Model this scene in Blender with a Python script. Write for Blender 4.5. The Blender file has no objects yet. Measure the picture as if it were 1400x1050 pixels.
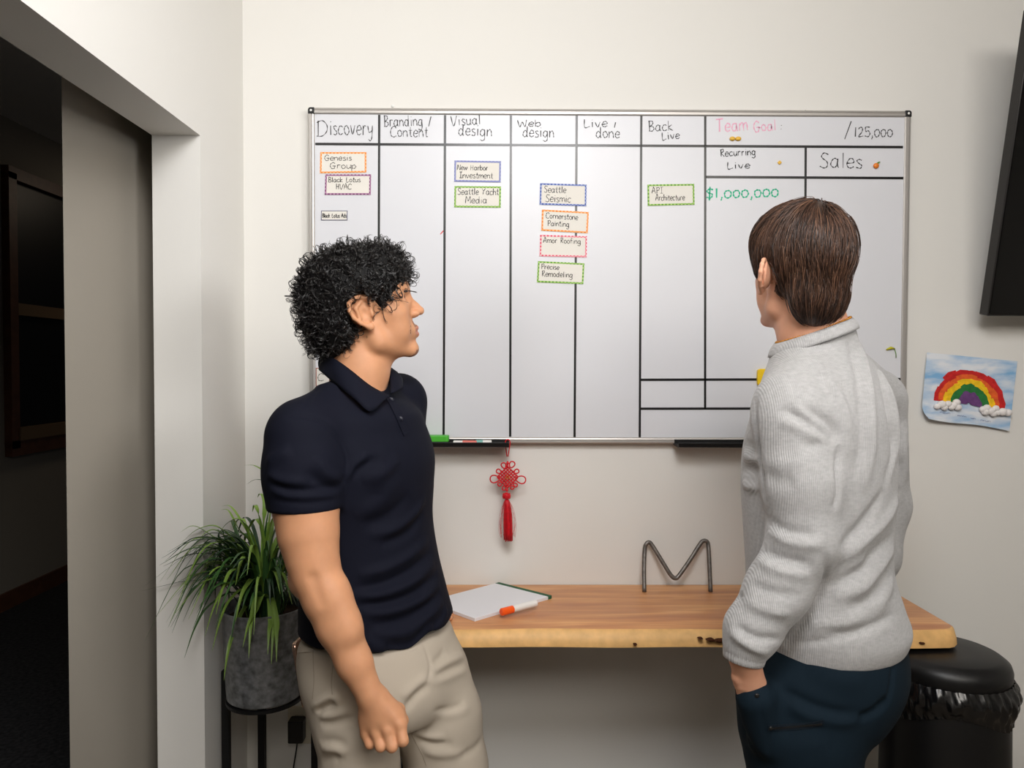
import bpy, math, random
import numpy as np
from mathutils import Vector, Matrix
from mathutils.bvhtree import BVHTree

scene = bpy.context.scene
COL = scene.collection
# ------------------------------------------------------------------ camera
CAM = Vector((0.0, -2.22, 1.42))
FPX = 1000.0                                   # focal length in pixels of the 1400 px wide frame
ROT = (Matrix.Rotation(math.radians(-0.46), 3, 'Z') @ Matrix.Rotation(math.radians(90 - 1.43), 3, 'X')
       @ Matrix.Rotation(0.0026, 3, 'Z'))
cam_data = bpy.data.cameras.new('camera')
cam_data.sensor_width = 36.0
cam_data.lens = FPX / 1400 * 36.0
cam_data.clip_start = 0.05
camera = bpy.data.objects.new('camera', cam_data)
camera.matrix_world = Matrix.Translation(CAM) @ ROT.to_4x4()
COL.objects.link(camera)
scene.camera = camera

# ------------------------------------------------------------------ light and exposure
world = bpy.data.worlds.new('world')
scene.world = world
world.use_nodes = True
world.node_tree.nodes['Background'].inputs[0].default_value = (0.9, 0.92, 1.0, 1)
world.node_tree.nodes['Background'].inputs[1].default_value = 0.02
scene.view_settings.view_transform = 'Standard'
scene.view_settings.look = 'None'
scene.view_settings.exposure = 0.0
scene.view_settings.gamma = 1.0
scene.view_settings.use_curve_mapping = False


def area_light(name, loc, target, sx, sy, power, color, spread=180):
    l = bpy.data.lights.new(name, 'AREA')
    l.shape = 'RECTANGLE'
    l.size, l.size_y = sx, sy
    l.energy = power
    l.color = color
    l.spread = math.radians(spread)
    o = bpy.data.objects.new(name, l)
    o.location = loc
    o.rotation_euler = (Vector(target) - Vector(loc)).to_track_quat('-Z', 'Y').to_euler()
    COL.objects.link(o)
    return o


area_light('ceiling_light', (0.08, -1.98, 2.76), (-0.25, -0.6, 1.2), 0.9, 0.7, 41, (0.985, 0.985, 1.0))
area_light('room_light', (0.75, -2.95, 2.78), (0.1, -0.1, 1.2), 1.8, 1.1, 55, (1.0, 0.945, 0.875))
area_light('left_wall_fill', (2.5, -3.0, 2.15), (-0.9, -0.7, 1.7), 0.8, 0.8, 4.6, (1.0, 0.99, 0.98), 50)  # added unseen fill that brightens the left wall; no window stands here
area_light('hall_fill', (-2.0, 3.2, 2.7), (-2.4, 3.0, 0.0), 0.5, 0.5, 2.2, (1.0, 0.82, 0.62))  # weak unseen fill added so the dark hall windows show


def P(px, py, y):
    """world point where the sight line of photo pixel (px, py) meets the plane at depth y"""
    d = ROT @ Vector(((px - 700) / FPX, -(py - 525) / FPX, -1.0))
    t = (y - CAM.y) / d.y
    return CAM + d * t


def ray(px, py):
    return (ROT @ Vector(((px - 700) / FPX, -(py - 525) / FPX, -1.0))).normalized()


# ------------------------------------------------------------------ materials
def lin(c):
    return tuple(((v / 255 / 12.92) if v / 255 <= 0.04045 else ((v / 255 + 0.055) / 1.055) ** 2.4) for v in c) + (1.0,)


def mat(name, rgb, rough=0.6, spec=0.4, metal=0.0, var=0.0, vscale=20.0, bump=0.0, bscale=200.0, sss=0.0,
        coat=0.0, sheen=0.0):
    m = bpy.data.materials.new(name)
    m.use_nodes = True
    nt = m.node_tree
    b = nt.nodes['Principled BSDF']
    b.inputs['Base Color'].default_value = lin(rgb)
    b.inputs['Roughness'].default_value = rough
    b.inputs['Specular IOR Level'].default_value = spec
    b.inputs['Metallic'].default_value = metal
    b.inputs['Coat Weight'].default_value = coat
    b.inputs['Sheen Weight'].default_value = sheen
    if sss:
        b.inputs['Subsurface Weight'].default_value = sss
        b.inputs['Subsurface Radius'].default_value = (1.0, 0.35, 0.2)
        b.inputs['Subsurface Scale'].default_value = 0.008
    tc = nt.nodes.new('ShaderNodeTexCoord')
    if var:
        n = nt.nodes.new('ShaderNodeTexNoise')
        n.inputs['Scale'].default_value = vscale
        n.inputs['Detail'].default_value = 6
        nt.links.new(tc.outputs['Object'], n.inputs['Vector'])
        r = nt.nodes.new('ShaderNodeValToRGB')
        c = lin(rgb)
        r.color_ramp.elements[0].position = 0.3
        r.color_ramp.elements[1].position = 0.7
        r.color_ramp.elements[0].color = tuple(max(0, v * (1 - var)) for v in c[:3]) + (1,)
        r.color_ramp.elements[1].color = tuple(min(1, v * (1 + var)) for v in c[:3]) + (1,)
        nt.links.new(n.outputs['Fac'], r.inputs['Fac'])
        nt.links.new(r.outputs['Color'], b.inputs['Base Color'])
    if bump:
        n = nt.nodes.new('ShaderNodeTexNoise')
        n.inputs['Scale'].default_value = bscale
        n.inputs['Detail'].default_value = 4
        nt.links.new(tc.outputs['Object'], n.inputs['Vector'])
        bp = nt.nodes.new('ShaderNodeBump')
        bp.inputs['Strength'].default_value = bump
        bp.inputs['Distance'].default_value = 0.002
        nt.links.new(n.outputs['Fac'], bp.inputs['Height'])
        nt.links.new(bp.outputs['Normal'], b.inputs['Normal'])
    return m


# ------------------------------------------------------------------ mesh building
class MB:
    def __init__(self):
        self.v, self.f, self.mi = [], [], []

    def add(self, verts, faces, mi=0):
        n = len(self.v)
        self.v += [tuple(p) for p in verts]
        self.f += [tuple(i + n for i in f) for f in faces]
        self.mi += [mi] * len(faces)
        return self

    def box(self, c, s, rot=None, mi=0):
        c = Vector(c)
        vs = []
        for z in (-.5, .5):
            for y in (-.5, .5):
                for x in (-.5, .5):
                    p = Vector((x * s[0], y * s[1], z * s[2]))
                    vs.append(c + (rot @ p if rot else p))
        return self.add(vs, [(0, 2, 3, 1), (4, 5, 7, 6), (0, 1, 5, 4), (2, 6, 7, 3), (0, 4, 6, 2), (1, 3, 7, 5)], mi)

    def rbox(self, c, s, r, rot=None, mi=0, seg=3):
        """box with rounded vertical (local z) edges"""
        c = Vector(c)
        ring = []
        for cx, cy, a0 in ((1, 1, 0), (-1, 1, 90), (-1, -1, 180), (1, -1, 270)):
            for k in range(seg + 1):
                a = math.radians(a0 + 90 * k / seg)
                ring.append((cx * (s[0] / 2 - r) + r * math.cos(a), cy * (s[1] / 2 - r) + r * math.sin(a)))
        n = len(ring)
        vs = []
        for z in (-s[2] / 2, s[2] / 2):
            for x, y in ring:
                p = Vector((x, y, z))
                vs.append(c + (rot @ p if rot else p))
        fs = [(i, (i + 1) % n, n + (i + 1) % n, n + i) for i in range(n)]
        fs += [tuple(reversed(range(n))), tuple(range(n, 2 * n))]
        return self.add(vs, fs, mi)

    def tube(self, pts, r, sides=8, mi=0, caps=True, flat=1.0, flat_axis=None):
        pts = [Vector(p) for p in pts]
        n = len(pts)
        rs = r if isinstance(r, (list, tuple, np.ndarray)) else [r] * n
        t0 = (pts[1] - pts[0]).normalized()
        ref = Vector((0, 0, 1)) if abs(t0.z) < .9 else Vector((1, 0, 0))
        u = t0.cross(ref).normalized()
        vs = []
        for i, p in enumerate(pts):
            t = (pts[min(i + 1, n - 1)] - pts[max(i - 1, 0)])
            t = t.normalized() if t.length > 1e-9 else t0
            u = (u - t * u.dot(t))
            u = u.normalized() if u.length > 1e-9 else t.orthogonal().normalized()
            w = t.cross(u)
            for k in range(sides):
                a = 2 * math.pi * k / sides
                vs.append(p + u * (math.cos(a) * rs[i]) + w * (math.sin(a) * rs[i] * flat))
        fs = []
        for i in range(n - 1):
            for k in range(sides):
                a, b = i * sides + k, i * sides + (k + 1) % sides
                fs.append((a, b, b + sides, a + sides))
        if caps:
            fs.append(tuple(reversed(range(sides))))
            fs.append(tuple(range((n - 1) * sides, n * sides)))
        return self.add(vs, fs, mi)

    def lathe(self, prof, c=(0, 0, 0), sides=48, mi=0, cap0=True, cap1=True):
        c = Vector(c)
        vs, fs = [], []
        for r, z in prof:
            for k in range(sides):
                a = 2 * math.pi * k / sides
                vs.append(c + Vector((r * math.cos(a), r * math.sin(a), z)))
        for i in range(len(prof) - 1):
            for k in range(sides):
                a, b = i * sides + k, i * sides + (k + 1) % sides
                fs.append((a, b, b + sides, a + sides))
        if cap0:
            fs.append(tuple(reversed(range(sides))))
        if cap1:
            fs.append(tuple(range((len(prof) - 1) * sides, len(prof) * sides)))
        return self.add(vs, fs, mi)

    def ball(self, c, r, mi=0, seg=16, rings=10, rot=None):
        if not isinstance(r, (tuple, list)):
            r = (r, r, r)
        c = Vector(c)
        vs, fs = [], []
        for i in range(rings + 1):
            th = math.pi * i / rings
            for k in range(seg):
                a = 2 * math.pi * k / seg
                p = Vector((r[0] * math.sin(th) * math.cos(a), r[1] * math.sin(th) * math.sin(a), r[2] * math.cos(th)))
                vs.append(c + (rot @ p if rot else p))
        for i in range(rings):
            for k in range(seg):
                a, b = i * seg + k, i * seg + (k + 1) % seg
                fs.append((a, a + seg, b + seg, b))
        return self.add(vs, fs, mi)

    def prism(self, poly, y0, y1, mi=0):
        """polygon in (x, z) extruded along y"""
        n = len(poly)
        vs = [(x, y0, z) for x, z in poly] + [(x, y1, z) for x, z in poly]
        fs = [(i, (i + 1) % n, n + (i + 1) % n, n + i) for i in range(n)]
        fs += [tuple(reversed(range(n))), tuple(range(n, 2 * n))]
        return self.add(vs, fs, mi)

    def build(self, name, mats, parent=None, smooth=False, bevel=0.0, autosmooth=False):
        me = bpy.data.meshes.new(name)
        me.from_pydata(self.v, [], self.f)
        mats = mats if isinstance(mats, (list, tuple)) else [mats]
        for m in mats:
            me.materials.append(m)
        if len(mats) > 1:
            me.polygons.foreach_set('material_index', self.mi)
        import bmesh
        bm = bmesh.new()
        bm.from_mesh(me)
        bmesh.ops.remove_doubles(bm, verts=bm.verts, dist=1e-7)
        bmesh.ops.recalc_face_normals(bm, faces=bm.faces)
        bm.to_mesh(me)
        bm.free()
        if smooth:
            me.polygons.foreach_set('use_smooth', [True] * len(me.polygons))
        o = bpy.data.objects.new(name, me)
        COL.objects.link(o)
        if parent is not None:
            o.parent = parent
            o.matrix_parent_inverse = Matrix.Translation(parent.location).inverted()
        if bevel:
            b = o.modifiers.new('bevel', 'BEVEL')
            b.width = bevel
            b.segments = 2
            b.limit_method = 'ANGLE'
            b.harden_normals = False
        if autosmooth:
            me.set_sharp_from_angle(angle=math.radians(35))
        return o


def tag(o, label=None, cat=None, group=None, kind=None):
    if label:
        o['label'] = label
    if cat:
        o['category'] = cat
    if group:
        o['group'] = group
    if kind:
        o['kind'] = kind
    return o


def thing(name, label, cat, loc, group=None):
    o = bpy.data.objects.new(name, None)
    o.empty_display_size = 0.05
    o.location = loc
    COL.objects.link(o)
    return tag(o, label, cat, group)


def smooth_path(pts, n=6):
    """Catmull-Rom through the points"""
    pts = [Vector(p) for p in pts]
    if len(pts) < 3:
        return pts
    out = []
    for i in range(len(pts) - 1):
        p0 = pts[i - 1] if i else pts[0] * 2 - pts[1]
        p1, p2 = pts[i], pts[i + 1]
        p3 = pts[i + 2] if i + 2 < len(pts) else pts[-1] * 2 - pts[-2]
        for k in range(n):
            t = k / n
            out.append(0.5 * ((2 * p1) + (p2 - p0) * t + (2 * p0 - 5 * p1 + 4 * p2 - p3) * t * t
                              + (3 * p1 - p0 - 3 * p2 + p3) * t ** 3))
    out.append(pts[-1])
    return out


# ------------------------------------------------------------------ setting
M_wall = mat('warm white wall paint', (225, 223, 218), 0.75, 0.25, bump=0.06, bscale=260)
M_stub = mat('hallway paint greyed for shade', (146, 140, 130), 0.75, 0.2)  # the panel's grazing-light shade is put into this grey
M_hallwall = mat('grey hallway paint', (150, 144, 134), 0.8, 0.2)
M_ceil = mat('ceiling white', (228, 224, 216), 0.9, 0.1)
M_carpet = mat('charcoal carpet', (52, 52, 54), 0.95, 0.05, var=0.4, vscale=60, bump=0.5, bscale=400)
M_frame_wood = mat('dark stained wood', (92, 58, 40), 0.45, 0.4, var=0.2, vscale=18)
M_dark_glass = mat('dark window glass', (10, 12, 13), 0.4, 0.3)
M_rail = mat('pale wood rail', (120, 98, 74), 0.5, 0.3)

XL = P(334.0, 400, 0).x            # left wall plane
XLo = XL - 0.124                   # hall face of that wall
YJ = -0.312                        # end of the wall stub (jamb)
ZH = 2.012                         # underside of the opening's header
XR, YB, ZC = 3.3, -4.9, 2.85
XH = -2.9


def struct(name, mb, m, **k):
    o = mb.build(name, m, **k)
    o['kind'] = 'structure'
    return o


struct('wall_back', MB().box(((XL - 0.124 + XR) / 2, 0.06, ZC / 2), (XR - XL + 0.124, 0.12, ZC)), M_wall)
struct('wall_left', MB().box(((XL + XLo) / 2, YJ / 2, ZC / 2), (0.124, -YJ, ZC)), M_wall)
struct('wall_left_header', MB().box(((XL + XLo) / 2, (YJ - 2.3) / 2, (ZC + ZH) / 2), (0.124, -(-2.3 - YJ), ZC - ZH)), M_wall)
struct('wall_left_front', MB().box(((XL + XLo) / 2, (-2.3 + YB) / 2, ZC / 2), (0.124, -2.3 - YB, ZC)), M_wall)
struct('wall_right', MB().box((XR + 0.06, YB / 2, ZC / 2), (0.12, -YB, ZC)), M_wall)
struct('wall_front', MB().box(((XL + XR) / 2, YB - 0.06, ZC / 2), (XR - XL + 0.24, 0.12, ZC)), M_wall)
struct('floor', MB().box(((XLo + XR) / 2 + 0.06, (YB + 0.0) / 2, -0.05), (XR - XLo + 0.12, -YB + 0.24, 0.1)), mat('beige carpet', (124, 114, 102), 0.95, 0.05, var=0.12, vscale=80, bump=0.4, bscale=400))
struct('floor_hall', MB().box(((XH + XLo) / 2 - 0.06, 0.5, -0.05), (XLo - XH + 0.12, 11.2, 0.1)), M_carpet)
struct('ceiling', MB().box(((XH + XR) / 2, -0.0, ZC + 0.05), (XR - XH + 0.4, 12.0, 0.1)), M_ceil)
# stub of hallway wall standing just behind the opening
E = P(89, 500, -0.515)
R_ = P(236, 500, -0.12)
dv = Vector((R_.x - E.x, R_.y - E.y, 0)).normalized()
nv = Vector((-dv.y, dv.x, 0))
se = Vector((E.x - CAM.x, E.y - CAM.y, 0)).normalized()
Fp = Vector((E.x, E.y, 0)) + dv * 0.52
foot = [Vector((E.x, E.y, 0)), Fp, Fp + nv * 0.1, Vector((E.x, E.y, 0)) + se * 0.14]
b = MB()
b.add([(p.x, p.y, 0) for p in foot] + [(p.x, p.y, ZC) for p in foot], [(0, 1, 2, 3), (4, 5, 6, 7), (0, 1, 5, 4), (1, 2, 6, 5), (2, 3, 7, 6), (3, 0, 4, 7)])
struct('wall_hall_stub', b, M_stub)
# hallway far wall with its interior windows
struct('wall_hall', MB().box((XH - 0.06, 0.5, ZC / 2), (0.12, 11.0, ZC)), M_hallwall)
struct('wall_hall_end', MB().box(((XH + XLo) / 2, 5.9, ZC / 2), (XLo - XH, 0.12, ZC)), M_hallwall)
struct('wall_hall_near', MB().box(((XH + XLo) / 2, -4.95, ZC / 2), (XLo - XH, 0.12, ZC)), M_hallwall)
win = thing('window_1', None, None, (XH, 3.0, 0.95))
win['kind'] = 'structure'
b = MB()
Yw0 = 2.03
for yy in (Yw0, Yw0 + 1.5, Yw0 + 3.0):
    b.box((XH + 0.02, yy + 0.03, 1.73), (0.05, 0.07, 1.6))
b.box((XH + 0.02, Yw0 + 1.53, 0.93), (0.05, 3.07, 0.09))
b.box((XH + 0.02, Yw0 + 1.53, 2.53), (0.05, 3.07, 0.07))
b.build('window_frame', M_frame_wood, win)
MB().box((XH + 0.004, Yw0 + 1.5, 1.73), (0.008, 3.0, 1.56)).build('window_pane', M_dark_glass, win)
b = MB()
b.box((XH + 0.025, Yw0 + 1.53, 1.745), (0.03, 2.95, 0.07))
b.box((XH + 0.03, Yw0 + 1.53, 1.01), (0.05, 2.95, 0.075))
b.build('window_rail', M_rail, win)
struct('baseboard_hall', MB().box((XH + 0.008, 0.5, 0.05), (0.016, 10.8, 0.1)), M_frame_wood)
# ------------------------------------------------------------------ whiteboard
M_board = mat('glossy whiteboard enamel', (216, 217, 222), 0.36, 0.45)
M_alu = mat('brushed aluminium', (186, 182, 178), 0.38, 0.5, metal=0.55)
M_black = mat('black plastic', (18, 18, 19), 0.4, 0.45)
M_tape = mat('black line tape', (14, 14, 15), 0.3, 0.5)
M_ink = mat('black marker ink', (74, 74, 76), 0.55, 0.3)
M_ink2 = mat('fresh black marker ink', (22, 22, 25), 0.5, 0.3)
M_pink = mat('faint pink marker ink', (232, 172, 196), 0.5, 0.3)
M_teal = mat('green marker ink', (34, 178, 136), 0.5, 0.3)
M_penciled = mat('grey pen ink', (62, 58, 54), 0.6, 0.2)
M_screw = mat('white screw cover', (232, 232, 230), 0.4, 0.4)
M_redink = mat('red marker ink', (205, 60, 60), 0.5, 0.3)

GL = {  # single-stroke handwriting, 10 units = capital height
 'A': (7, '0,0 3,10 4,10 7,0;1,4 6,4'), 'B': (6, '1,0 1,10;0,10 4,10 5,8 4,6 1,5;1,5 5,4 6,2 4,0 0,0'),
 'C': (7, '7,8 5,10 2,9 0,5 1,1 4,0 7,1'), 'D': (8, '1,0 1,10;0,9 4,10 7,7 7,3 4,0 0,0'),
 'G': (7, '6,8 4,10 1,8 0,4 2,0 5,0 6,4;3,4 7,4'), 'H': (7, '1,0 1,10;6,0 6,10;1,5 6,5'),
 'I': (5, '0,10 5,10;2.5,10 2.5,0;0,0 5,0'), 'L': (6, '1,10 1,0 6,1'), 'M': (8, '0,0 1,10 4,3 7,10 8,0'),
 'N': (7, '0,0 1,10 6,0 7,10'), 'P': (6, '1,0 1,10;0,9 4,10 6,8 4,5 1,5'), 'R': (6, '1,0 1,10;0,9 4,10 5,8 4,6 1,5 6,0'),
 'S': (6, '6,9 3,10 1,8 2,6 5,4 5,1 3,0 0,1'), 'T': (7, '0,10 7,10;3.5,10 3,0'), 'V': (7, '0,10 3,0 7,10'),
 'W': (9, '0,10 2,0 4.5,7 7,0 9,10'), 'Y': (7, '0,10 3,5;7,10 3,5 2,0'),
 'a': (6, '5,5 3,6 1,5 0,2 2,0 4,1 5,5;5,6 5,1 6,0'), 'b': (5, '0,10 0,0;0,4 3,6 5,3 3,0 0,1'),
 'c': (5, '5,5 3,6 1,5 0,2 2,0 5,1'), 'd': (6, '5,4 3,6 1,5 0,2 2,0 4,1 5,4;5,10 5,1 6,0'),
 'e': (5, '0,3 5,3.5 4,6 2,6 0,3 1,0.5 3,0 5,1'), 'f': (4, '4,10 2,9.5 1.5,7 1.5,0;0,5.5 4,5.5'),
 'g': (6, '5,5 3,6 1,5 0,2 2,0.3 4,1 5,5;5,6 5,-2 3,-4 0,-3'), 'h': (5, '0,10 0,0;0,4 3,6 4.5,4 5,0'),
 'i': (2, '1,6 1,0;1,8.4 1.1,8.9'), 'k': (5, '0,10 0,0;4,6 0,3 5,0'), 'l': (2, '1,10 1,0'),
 'm': (8, '0,6 0,0;0,4 2,6 3.5,5 4,0;4,4 6,6 7.5,5 8,0'), 'n': (5, '0,6 0,0;0,4 3,6 4.5,4 5,0'),
 'o': (5, '2.5,6 0.5,5 0,2.5 2,0 4.5,1 5,3.5 3,6 2.3,6'), 'p': (5, '0,6 0,-4;0,4 3,6 5,3 3,0 0,1'),
 'r': (4, '0.5,6 0.5,0;0.5,4 2,6 4,5.6'), 's': (4, '4,5.4 2,6 0.5,5 2,3.2 4,2 3,0 0,0.5'),
 't': (4, '2,9 2,1 4,0;0,6 4,6'), 'u': (5, '0,6 0.5,1 2.5,0 4.5,2;4.8,6 4.8,1 5.4,0'), 'v': (5, '0,6 2.3,0 5,6'),
 'w': (7, '0,6 1.7,0 3.5,5 5.3,0 7,6'), 'y': (5, '0,6 1,2 3,1.5 5,3;5,6 4.6,-1 3,-4 0.5,-3'), 'z': (5, '0,6 5,6 0,0 5,0'),
 '/': (5, '0,-1 4,11'), ',': (2, '1.4,1 1,-1 0.2,-2.6'), ':': (2, '1,5 1,4.4;1,1 1,0.4'),
 '0': (6, '3,7 0.7,6 0,3 1.5,0.3 4.5,0.6 6,3.8 4.6,6.6 2.4,7'), '1': (3, '1.5,9 1.3,0'), '2': (6, '0,7 2,9 5,8 4,4 0,0 6,0.5'),
 '5': (6, '6,9 1,9 1,5 4,5.5 6,3 4,0 0,0.6'), '$': (6, '6,8 3,9 0.5,7 2,5 5,4 5,1.5 3,0 0,1;3.4,11 2.6,-2'), ' ': (4, ''),
}
rnd = random.Random(5)


def ink(mb, text, org, ex, ez, height, width, thick, wid=1.0, jit=0.25, gap=1.9):
    """handwriting as flat ink strokes on the plane through org spanned by ex (along the line) and ez (up)"""
    nrm = ex.cross(ez).normalized()
    if nrm.y > 0:
        nrm = -nrm
    total = sum(GL[c][0] * wid + gap for c in text) - gap
    sx = width / total
    sy = height / 10.0
    cx = 0.0
    for c in text:
        w, st = GL[c]
        dy = rnd.uniform(-jit, jit)
        for s in st.split(';'):
            if not s:
                continue
            pts = []
            for q in s.split():
                a, bb = q.split(',')
                pts.append(org + ex * ((cx + float(a) * wid + rnd.uniform(-.15, .15)) * sx)
                           + ez * ((float(bb) + dy + rnd.uniform(-.15, .15)) * sy))
            pts = smooth_path(pts, 5)
            vs, fs = [], []
            for i, p in enumerate(pts):
                t = pts[min(i + 1, len(pts) - 1)] - pts[max(i - 1, 0)]
                if t.length < 1e-9:
                    t = ex.copy()
                t = t.normalized()
                sd = t.cross(nrm) * (thick / 2 * (0.8 + 0.35 * math.sin(i * 1.3 + cx)))
                vs += [p + sd + nrm * 0.0004, p - sd + nrm * 0.0004]
            for i in range(len(pts) - 1):
                fs.append((2 * i, 2 * i + 1, 2 * i + 3, 2 * i + 2))
            mb.add(vs, fs)
        cx += w * wid + gap


YBD = -0.024                      # face of the writing surface
tl, tr = P(421.7, 147.5, -0.026), P(1245, 151, -0.026)
br, bl = P(1239, 606.5, -0.026), P(423, 606, -0.026)
BX0, BX1, BZ0, BZ1 = (tl.x + bl.x) / 2, (tr.x + br.x) / 2, (bl.z + br.z) / 2, (tl.z + tr.z) / 2
board = thing('whiteboard', 'large white dry erase board with black grid lines and aluminium frame on the wall', 'whiteboard',
              ((BX0 + BX1) / 2, -0.012, BZ0))
FWd = 0.0185
MB().box(((BX0 + BX1) / 2, -0.014, (BZ0 + BZ1) / 2), (BX1 - BX0 - 0.01, 0.02, BZ1 - BZ0 - 0.01)).build('panel', M_board, board)


def frame_bar(horizontal, c, ln):
    b = MB()
    prof = [(-FWd / 2, 0.0), (-FWd / 2, -0.026), (-FWd / 2 + 0.003, -0.0285), (0.0005, -0.0285), (0.0015, -0.0265), (0.003, -0.0285),
            (FWd / 2 - 0.003, -0.0275), (FWd / 2, -0.025), (FWd / 2, 0.0)]
    n = len(prof)
    vs = []
    for e in (-ln / 2, ln / 2):
        for a, y in prof:
            vs.append((c[0] + e, y, c[1] + a) if horizontal else (c[0] + a, y, c[1] + e))
    b.add(vs, [(i, (i + 1) % n, n + (i + 1) % n, n + i) for i in range(n)] + [tuple(range(n)), tuple(range(n, 2 * n))])
    return b.build('frame_bar', M_alu, board)


frame_bar(True, ((BX0 + BX1) / 2, BZ1 - FWd / 2), BX1 - BX0 - 2 * FWd)
frame_bar(True, ((BX0 + BX1) / 2, BZ0 + FWd / 2), BX1 - BX0 - 2 * FWd)
frame_bar(False, (BX0 + FWd / 2, (BZ0 + BZ1) / 2), BZ1 - BZ0 - 2 * FWd)
frame_bar(False, (BX1 - FWd / 2, (BZ0 + BZ1) / 2), BZ1 - BZ0 - 2 * FWd)
for ix, cx in ((1, BX0), (-1, BX1)):
    for iz, cz in ((1, BZ0), (-1, BZ1)):
        q = FWd
        poly = [(cx, cz + iz * q), (cx, cz + iz * 0.006), (cx + ix * 0.002, cz + iz * 0.002), (cx + ix * 0.006, cz),
                (cx + ix * q, cz), (cx + ix * q, cz + iz * q)]
        cap = MB().prism(poly, -0.0305, 0.0).build('corner_cap', M_black, board, bevel=0.001)
        sc = MB()
        sc.ball((cx + ix * 0.009, -0.0305, cz + iz * 0.009), (0.0036, 0.0015, 0.0036), seg=12, rings=6)
        sc.build('screw', M_screw, cap, smooth=True)


def grid_line(x0, y0, x1, y1, w=0.0075):
    a, c = P(x0, y0, YBD), P(x1, y1, YBD)
    d = (c - a).normalized()
    s = d.cross(Vector((0, -1, 0))).normalized() * (w / 2)
    o = Vector((0, -0.0005, 0))
    q = Vector((0, -0.0001, 0))
    vs = [a + s + o, a - s + o, c - s + o, c + s + o, a + s + q, a - s + q, c - s + q, c + s + q]
    MB().add(vs, [(0, 1, 2, 3), (0, 4, 5, 1), (2, 6, 7, 3), (1, 5, 6, 2), (0, 3, 7, 4)]).build('grid_line', M_tape, board)


grid_line(431, 196.9, 1234.5, 201.2)
grid_line(965, 242.0, 1235, 243.6)
grid_line(876, 519.3, 1231, 518.3)
grid_line(876, 558.8, 1231, 558.3)
for x0, y0, x1, y1 in ((518.5, 157, 517, 598), (608.5, 157.5, 606.5, 597), (698.5, 158, 697.5, 597), (788.5, 158, 785.5, 598),
                       (876.8, 158.5, 874.6, 598), (964.2, 159, 964.0, 559), (1101.5, 201, 1100, 519)):
    grid_line(x0, y0, x1, y1, 0.0068)
grid_line(431, 487, 517, 487.5, 0.003)
for x, t in ((518.5, 0), (789, 0), (873, 0), (877.5, 0), (962, 0), (1101, 0)):
    grid_line(x, 150.5, x, 155.5, 0.0018)


def board_ink(text, x0, y0, x1, h, m, thick=0.0030, wid=1.0, y1=None, parent=None, **k):
    """baseline from pixel (x0, y0) to (x1, y1)"""
    a, c = P(x0, y0, YBD), P(x1, y0 if y1 is None else y1, YBD)
    ex = (c - a).normalized()
    ez = Vector((0, -1, 0)).cross(ex) * -1
    if ez.z < 0:
        ez = -ez
    b = MB()
    ink(b, text, a, ex, ez, h / 450.0, (c - a).length, thick, wid, **k)
    return b.build('handwriting', m, parent or board)


board_ink('D', 433, 186, 449, 20, M_ink)
board_ink('iscovery', 451, 184, 509, 20, M_ink)
board_ink('Branding', 525, 173, 578, 14, M_ink, y1=172)
board_ink('/', 586, 172, 590, 11, M_ink)
board_ink('Content', 534, 187, 585, 14, M_ink)
board_ink('Visual', 617, 172, 657, 13, M_ink, y1=170)
board_ink('design', 627, 185, 672, 15, M_ink, y1=186)
board_ink('Web', 708, 173.5, 739, 9, M_ink, y1=172.5)
board_ink('design', 715, 187, 757, 14, M_ink, y1=188)
board_ink('Live', 798, 174.5, 830, 11, M_ink, y1=173)
board_ink('/', 840, 174, 842, 6, M_ink)
board_ink('done', 815, 188.5, 847, 14, M_ink)
board_ink('Back', 887, 179.5, 920, 13, M_ink, y1=178)
board_ink('Live', 905, 191.5, 929, 10, M_ink, y1=189)
board_ink('Team', 980, 181, 1022, 17, M_pink, 0.0042, y1=178)
board_ink('Goal', 1031, 180, 1061, 14, M_pink, 0.0040, y1=178)
board_ink(':', 1066, 177, 1070, 12, M_penciled)
board_ink('/', 1155, 188, 1166, 20, M_ink)
board_ink('125,000', 1168, 187, 1220, 14, M_ink, 0.0034)
board_ink('Recurring', 985, 214, 1033, 9.5, M_ink2, y1=212)
board_ink('Live', 994, 231, 1025, 9, M_ink2, y1=230)
board_ink('Sales', 1121, 229, 1178, 20, M_ink2, 0.0032, y1=230)
board_ink('$1,000,000', 966, 271, 1064, 14, M_teal, 0.0048, y1=269)
b = MB()
ink(b, '/', P(602, 320, YBD), Vector((1, 0, 0)), Vector((0, 0, 1)), 0.009, 0.012, 0.003)
b.build('handwriting', M_redink, board)


def tray(x0, x1):
    a, c = P(x0, 605, -0.03).x, P(x1, 605, -0.03).x
    z = BZ0 + 0.004
    b = MB()
    prof = [(-0.0, z + 0.009), (-0.030, z + 0.009), (-0.030, z - 0.004), (-0.078, z - 0.0045), (-0.083, z + 0.0045), (-0.086, z + 0.0035),
            (-0.083, z - 0.009), (-0.078, z - 0.011), (-0.024, z - 0.010), (-0.0, z - 0.006)]
    n = len(prof)
    vs = [(a, y, zz) for y, zz in prof] + [(c, y, zz) for y, zz in prof]
    fs = [(i, (i + 1) % n, n + (i + 1) % n, n + i) for i in range(n)] + [tuple(range(n)), tuple(range(n, 2 * n))]
    b.add(vs, fs)
    b.build('marker_tray', M_black, board, bevel=0.0008)
    return a, c, z - 0.0045


ta, tc, tz = tray(478, 696)
tray(922, 1140)

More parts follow.
